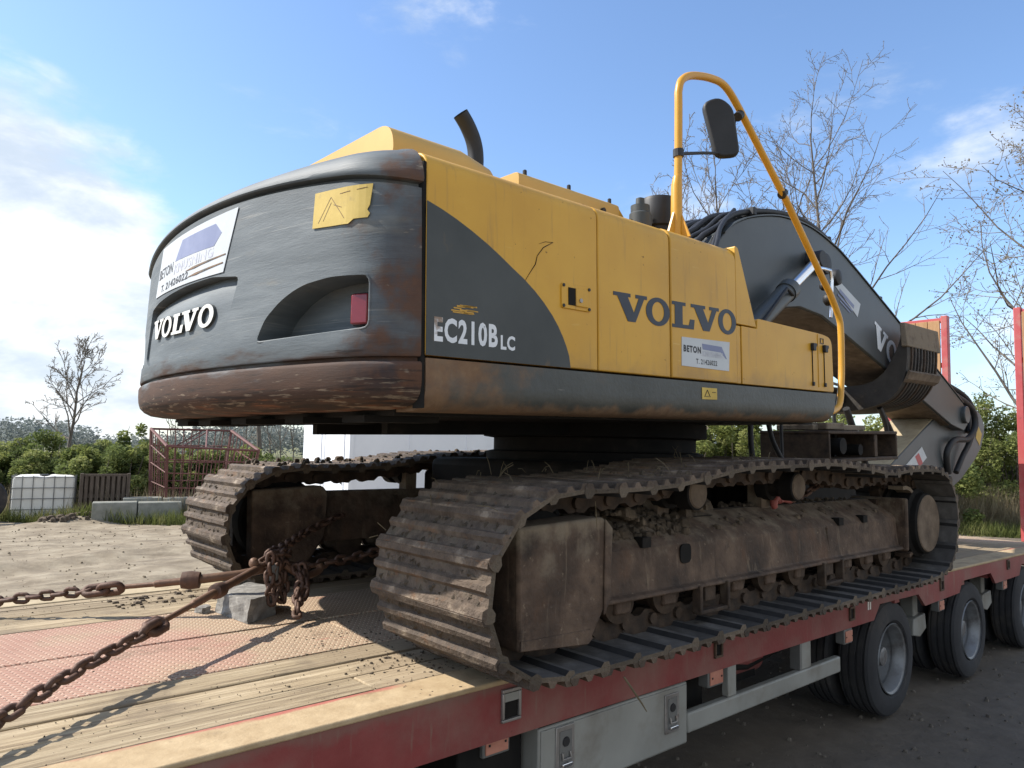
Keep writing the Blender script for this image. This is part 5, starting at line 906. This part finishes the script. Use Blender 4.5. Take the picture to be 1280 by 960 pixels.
# rust red lattice crate
x, y = spot(262, 17.6); t = thing('lattice_crate', 'rust red steel lattice crate standing before the hedge', 'steel crate', (x, y, float(gz(x, y))), rz=facing(262)); t.scale = (1.13, 1.13, 1.13)
A, B, Cc, D_ = Vector((-1.10, .55, 1.84)), Vector((-.72, -.55, 1.48)), Vector((1.02, -.55, 1.42)), Vector((.50, .75, 1.84)); bot = lambda v: Vector((v.x*.86-.08, v.y*.5, .28))
for a, b, r_ in ((A, B, .034), (B, Cc, .026), (Cc, D_, .034), (D_, A, .026), (bot(A), bot(B), .03), (bot(B), bot(Cc), .03), (bot(Cc), bot(D_), .03), (bot(D_), bot(A), .03), (A, bot(A), .034), (B, bot(B), .034), (Cc, bot(Cc), .034), (D_, bot(D_), .034)): MB().tube([a, b], r_, 6).obj('crate_rail', M_rrail, t)
for a, b, n_ in ((A, B, 7), (B, Cc, 11), (Cc, D_, 8), (D_, A, 10)):
    for k in range(1, n_):
        p, q = a.lerp(b, k/n_), bot(a).lerp(bot(b), k/n_); MB().tube([p, q], .011, 5).obj('crate_bar', M_rrail, t)
    for z in (.3, .55, .78): MB().tube([bot(a).lerp(a, z), bot(b).lerp(b, z)], .014, 5).obj('crate_bar', M_rrail, t)
mb = MB(); mb.tube([(-.95, .3, 1.25), (-.1, .65, 1.82)], .014, 5).tube([(-.5, -.5, 1.45), (.0, .7, 1.8)], .014, 5).tube([(0, -.55, 1.45), (0, .7, 1.84)], .022, 5); mb.obj('crate_brace', M_rrail, t)
for a in (A, B, Cc, D_): MB().tube([bot(a), (bot(a).x, bot(a).y, 0)], .04, 6).obj('crate_leg', M_rrail, t)
# white site container
zc0 = float(gz(7, 11)); t = thing('site_container', 'white site container with double doors behind the excavator', 'container', (4.1, 10.9, zc0), rz=R_(-2.5))
MB().box((3.05, 1.22, 1.31), (6.06, 2.40, 2.42)).obj('body', M_cont, t, bevel=.01)
for k in range(2):
    d = MB().box((-.012, .63+1.19*k, 1.32), (.05, 1.15, 2.2)).obj('door', M_cont, t, bevel=.012); MB().box((-.05, .30+.45*k+1.05*k-(.1 if k else 0), 1.15), (.03, .03, .30)).obj('handle', M_galv, d)
    MB().tube([(-.045, .2+1.19*k, .25), (-.045, .2+1.19*k, 2.35)], .014, 6).obj('lock_bar', M_cont, d)
for x in (.02, 6.08):
    for y in (.02, 2.42): MB().box((x, y, 1.3), (.10, .10, 2.6)).obj('corner_post', M_cont, t, bevel=.01)
MB().box((3.05, 1.22, .08), (6.1, 2.42, .12)).obj('base_frame', M_galv, t); MB().box((3.05, 1.22, 2.56), (6.12, 2.44, .09)).obj('roof_rim', M_cont, t)
for k in range(3): MB().box((1.5+1.6*k, .012, 1.3), (.025, .02, 2.3)).obj('seam', M_cont, t)
MB().box((1.9, .008, 1.72), (.55, .01, .05)).obj('plate', M_pale_print, t)

# ------------------------------------------------------------------ trees, hedge, grass
def branch(mb, rr, p, d, L, r0, level, maxlevel, prm, buds):
    n = prm['seg'][min(level, 3)]; pts = [p.copy()]; dirs = [d.copy()]; rad = [r0]
    for i in range(n):
        d = d+Vector((rr.gauss(0, 1), rr.gauss(0, 1), rr.gauss(0, 1)))*prm['wob'][min(level, 3)]+Vector((0, 0, 1))*prm['up'][min(level, 3)]; d.normalize()
        p = p+d*(L/n); pts.append(p.copy()); dirs.append(d.copy()); rad.append(max(prm['rmin'], r0*(1-(i+1)/n*.82)))
    mb.cur = 0 if level < 2 else 1
    mb.tube(pts, rad, 8 if level == 0 else 5 if level == 1 else 3, caps=False)
    if level >= maxlevel: buds.append((pts[-1], d)); buds.append((pts[n//2], d)); return
    k = prm['kids'][min(level, 3)]
    for j in range(k):
        t = prm['start'][min(level, 3)]+(1-prm['start'][min(level, 3)])*(j+rr.random())/k; i = min(n-1, int(t*n)); f = t*n-i
        q = pts[i].lerp(pts[i+1], f); az = rr.random()*6.283 if level else j*2.4+rr.random()*.8; dd = dirs[i]; ref = Vector((0, 0, 1)) if abs(dd.z) < .9 else Vector((1, 0, 0)); a = dd.cross(ref).normalized(); b = dd.cross(a)
        sp = R_(prm['angle'][min(level, 3)]+rr.uniform(-12, 12)); nd = (dd*math.cos(sp)+(a*math.cos(az)+b*math.sin(az))*math.sin(sp)).normalized()
        branch(mb, rr, q, nd, L*prm['len'][min(level, 3)]*(1-.62*t if level == 0 else 1-.45*t)*rr.uniform(.75, 1.2), max(prm['rmin'], rad[i]*.55), level+1, maxlevel, prm, buds)
def tree(px, D, height, seed, label, prm, levels=3, lean=(0, 0), bud=.035, leafm=None, stems=1, name='bare_tree', group=None):
    x, y = spot(px, D); z0 = float(gz(x, y))-.05; rr = random.Random(seed); t = thing(name, label, 'tree', (x, y, z0), group); buds = []
    for s_ in range(stems):
        mb = MB(); a = s_*2.1+seed; sp = .0 if stems == 1 else .16
        branch(mb, rr, Vector((math.cos(a)*.12*(stems > 1), math.sin(a)*.12*(stems > 1), 0)), Vector((lean[0]+sp*math.cos(a), lean[1]+sp*math.sin(a), 1)).normalized(), height*rr.uniform(.9, 1), height*prm.get('girth', .011), 0, levels, prm, buds)
        me = bpy.data.meshes.new('trunk'); me.from_pydata(mb.v, [], mb.f); me.materials.append(M_bark); me.materials.append(M_twig); me.polygons.foreach_set('material_index', mb.m); me.polygons.foreach_set('use_smooth', [True]*len(mb.f)); me.update()
        o = bpy.data.objects.new('trunk', me); COL.objects.link(o); o.parent = t
    if bud:
        mb = MB()
        for p, d in buds:
            for k in range(2 if leafm is not M_leaf_y else 3):
                e = Vector((rr.gauss(0, 1), rr.gauss(0, 1), rr.gauss(.4, 1))).normalized()*bud*rr.uniform(.5, 1.4); w_ = e.cross(Vector((.3, .5, .8))).normalized()*bud*.33; c = p+Vector((rr.gauss(0, 1), rr.gauss(0, 1), rr.gauss(0, 1)))*bud*.9
                mb.add([c, c+e*.5+w_, c+e, c+e*.5-w_], [(0, 1, 2, 3)])
        me = bpy.data.meshes.new('crown'); me.from_pydata(mb.v, [], mb.f); me.materials.append(leafm or M_twig); me.update(); o = bpy.data.objects.new('crown', me); COL.objects.link(o); o.parent = t
    return t
P_big = dict(seg=[9, 6, 4, 3], wob=[.05, .14, .17, .2], up=[.03, .10, .07, .04], kids=[20, 7, 5, 0], start=[.34, .2, .12, 0], angle=[58, 45, 42, 35], len=[.56, .44, .42, .4], rmin=.0062, girth=.0095)
P_small = dict(P_big, kids=[15, 7, 5, 0], start=[.28, .2, .15, 0], len=[.55, .42, .42, .4], rmin=.007, angle=[44, 40, 40, 35])
tree(1046, 21, 11.6, 5, 'tall bare tree rising behind the excavator boom', P_big, bud=.032, lean=(.015, 0))
tree(905, 24, 11.0, 12, 'slender bare tree with several stems behind the hand rail', dict(P_small, angle=[38, 38, 40, 35], rmin=.009), stems=3, bud=.03)
tree(1318, 17, 10.6, 9, 'bare spring tree with pale buds behind the upright red ramp', dict(P_big, start=[.22, .2, .15, 0], kids=[26, 8, 6, 0]), bud=.06, leafm=M_bud)
tree(93, 21, 4.2, 22, 'small bare tree standing in the hedge behind the white tank', dict(P_small, rmin=.008, start=[.42, .2, .15, 0], girth=.017, len=[.62, .42, .42, .4]), bud=.03)
tree(328, 23, 5.6, 31, 'dark thin tree trunk beside the white container', dict(P_small, kids=[8, 5, 3, 0], start=[.5, .2, .2, 0], girth=.02), bud=0)
for i, px in enumerate((225, 246, 270, 292, 310, 345, 358, 371)):
    tree(px, 27+i % 3, 3.6+.5*(i % 3), 50+i, 'thin bare sapling in the row behind the lattice crate', dict(P_small, kids=[7, 4, 0, 0], girth=.008, rmin=.010), levels=2, bud=0, name='sapling', group='saplings behind the lattice crate')
def leaf_mesh(name, centres, radii, n, size, m, seed, drop=.35, squash=.8):
    """n small leaf quads scattered through the volume of many clumps, thicker towards their skins"""
    r = np.random.default_rng(seed); c = np.asarray(centres, float); rd = np.asarray(radii, float); k = r.choice(len(c), n, p=rd**2/np.sum(rd**2))
    d = r.normal(size=(n, 3)); d /= np.linalg.norm(d, axis=1)[:, None]; p = c[k]+d*(rd[k]*(drop+(1-drop)*r.random(n)**.5))[:, None]*np.array([1, 1, squash])
    a = r.normal(size=(n, 3)); a[:, 2] *= .6; a /= np.linalg.norm(a, axis=1)[:, None]; b = np.cross(a, r.normal(size=(n, 3))); b /= np.linalg.norm(b, axis=1)[:, None]
    s = (size*r.uniform(.6, 1.4, n))[:, None]; v = np.stack([p-a*s, p+b*s*.5, p+a*s, p-b*s*.5], 1).reshape(-1, 3)
    me = bpy.data.meshes.new(name); me.vertices.add(len(v)); me.vertices.foreach_set('co', v.ravel()); me.loops.add(4*n); me.polygons.add(n); me.polygons.foreach_set('loop_start', np.arange(0, 4*n, 4)); me.loops.foreach_set('vertex_index', np.arange(4*n)); me.update(calc_edges=True); me.materials.append(m); return me
def bush(px, D, rad, h, seed, label, group, m=M_leaf, n=5200, size=.055, m2=None):
    x, y = spot(px, D); z0 = float(gz(x, y))-.03; rr = random.Random(seed); t = thing('hedge_bush', label, 'bush', (x, y, z0), group); C_, R = [], []
    for k in range(54):
        a = rr.random()*6.283; q = rad*math.sqrt(rr.random())*1.05; z = h*rr.uniform(.06, 1)**.85*(1-.35*(q/rad)**2)*rr.uniform(.85, 1.08); C_.append((q*math.cos(a), q*math.sin(a), z*.94)); R.append(rad*rr.uniform(.09, .25))
    o = bpy.data.objects.new('crown', leaf_mesh('crown', C_, R, n, size, m, seed)); COL.objects.link(o); o.parent = t
    if m2: o2 = bpy.data.objects.new('crown', leaf_mesh('crown', [(a, b, c*1.05+.05) for a, b, c in C_[::2]], R[::2], n//2, size, m2, seed+1)); COL.objects.link(o2); o2.parent = t
    mb = MB()
    for a, b, c in C_[:30]:
        mb.tube([(a*.15, b*.15, 0), (a*.6, b*.6, c*.55), (a, b, c), (a*1.1+rr.uniform(-.2, .2), b*1.1, c+rr.uniform(.15, .5))], [.022, .015, .008, .004], 4)
    mb.obj('stems', M_bark, t)
LH, RHG = 'bushes of the hedge behind the white tank', 'bushes of the sunlit hedge beyond the trailer'
for i, (px, D, rad, h) in enumerate(((-60, 19, 1.3, 2.0), (-10, 18.6, 1.2, 1.85), (28, 18.3, 1.1, 1.75), (62, 19, 1.2, 1.95), (98, 18.4, 1.1, 1.85), (130, 18.8, 1.15, 2.0), (165, 18.2, 1.2, 2.05), (200, 19.2, 1.2, 1.9), (240, 19.6, 1.2, 1.7), (285, 20, 1.2, 1.75), (330, 20.5, 1.3, 1.8), (372, 20.5, 1.2, 1.8), (-110, 19, 1.4, 2.1))):
    bush(px, D, rad, h, 100+i, 'dense green bush in the hedge behind the white tank' if px < 215 else 'low yellow green bush in the hedge left of the container', LH if px < 215 else LH+' and crate', M_leaf_d if i % 4 == 1 else M_leaf, 9500, .045, M_leaf_y)
for i, (px, D, rad, h) in enumerate(((845, 17, 1.3, 3.5), (880, 18.5, 1.3, 3.7), (915, 17.2, 1.3, 3.5), (950, 18.5, 1.3, 3.7), (985, 17.5, 1.3, 3.4), (1040, 18.5, 1.4, 3.5), (1090, 19, 1.4, 3.4), (1140, 19, 1.4, 3.5), (1190, 20.5, 1.4, 3.6), (1228, 20.5, 1.5, 3.9), (1266, 20, 1.4, 3.8), (1305, 20, 1.5, 3.9), (1350, 20, 1.5, 3.9))):
    lab = ('yellow green bush seen under the excavator between body and track', 'sunlit bushes under the excavator body') if px < 1000 else ('loose sunlit yellow green bush beyond the trailer tail', 'sunlit bushes beyond the trailer tail')
    bush(px, D, rad, h, 200+i, *lab, M_leaf_y, 11000 if px < 1000 else 6500, .046, M_leaf if i % 3 == 1 and px > 1000 else M_leaf_y)
def blades(name, n, fn, h0, h1, w, m, seed, lean=.35):
    r = np.random.default_rng(seed); P = np.array([fn(r) for _ in range(n)]); z = gz(P[:, 0], P[:, 1])-.02; h = r.uniform(h0, h1, n); a = r.uniform(0, 6.283, n); lx, ly = r.normal(0, lean, n)*h, r.normal(0, lean, n)*h
    v = np.zeros((n, 3, 3)); v[:, 0] = np.stack([P[:, 0]-w*np.cos(a), P[:, 1]-w*np.sin(a), z], -1); v[:, 1] = np.stack([P[:, 0]+w*np.cos(a), P[:, 1]+w*np.sin(a), z], -1); v[:, 2] = np.stack([P[:, 0]+lx, P[:, 1]+ly, z+h], -1)
    me = bpy.data.meshes.new(name); me.vertices.add(3*n); me.vertices.foreach_set('co', v.ravel()); me.loops.add(3*n); me.polygons.add(n); me.polygons.foreach_set('loop_start', np.arange(0, 3*n, 3)); me.loops.foreach_set('vertex_index', np.arange(3*n)); me.update(calc_edges=True); me.materials.append(m)
    o = bpy.data.objects.new(name, me); COL.objects.link(o); o['kind'] = 'stuff'; return o
blades('grass', 16000, lambda r: spot(r.uniform(-120, 420), 15.9+abs(r.normal(0, 1.6))), .05, .38, .012, M_grass, 61)
blades('dry_grass', 5000, lambda r: spot(r.uniform(-60, 400), 16.6+abs(r.normal(0, 1.1))), .2, .85, .010, M_reed, 62, .2)
blades('dry_reeds', 9000, lambda r: spot(r.uniform(1150, 1380), 18.2+abs(r.normal(0, 1.2))), .2, 1.25, .010, M_reed, 63, .22)
blades('grass', 7000, lambda r: spot(r.uniform(1120, 1400), 17.0+abs(r.normal(0, 1.5))), .06, .4, .012, M_grass, 64)
blades('grass', 6000, lambda r: spot(r.uniform(820, 1150), 15.5+abs(r.normal(0, 1.5))), .06, .5, .012, M_grass, 65)
cs, rs = [], []; r = random.Random(77)
for k in range(240):
    px = r.uniform(-250, 420); D = r.uniform(80, 110); x, y = spot(px, D); hh = 2.6+1.6*math.sin(px*.021+1)+r.uniform(-.6, 1.1)
    cs.append((x, y, -.9+hh*.55)); rs.append(r.uniform(1.0, 2.0))
o = bpy.data.objects.new('distant_trees', leaf_mesh('distant_trees', cs, rs, 30000, .22, M_far, 78, .2, 1.1)); COL.objects.link(o); o['kind'] = 'stuff'
cs, rs = [], []
for k in range(160):
    px = r.uniform(760, 1500); x, y = spot(px, r.uniform(45, 60)); cs.append((x, y, .2+r.uniform(-.8, 1.2))); rs.append(r.uniform(.9, 1.7))
o = bpy.data.objects.new('distant_trees', leaf_mesh('distant_trees', cs, rs, 20000, .16, M_far, 79, .2, 1.1)); COL.objects.link(o); o['kind'] = 'stuff'
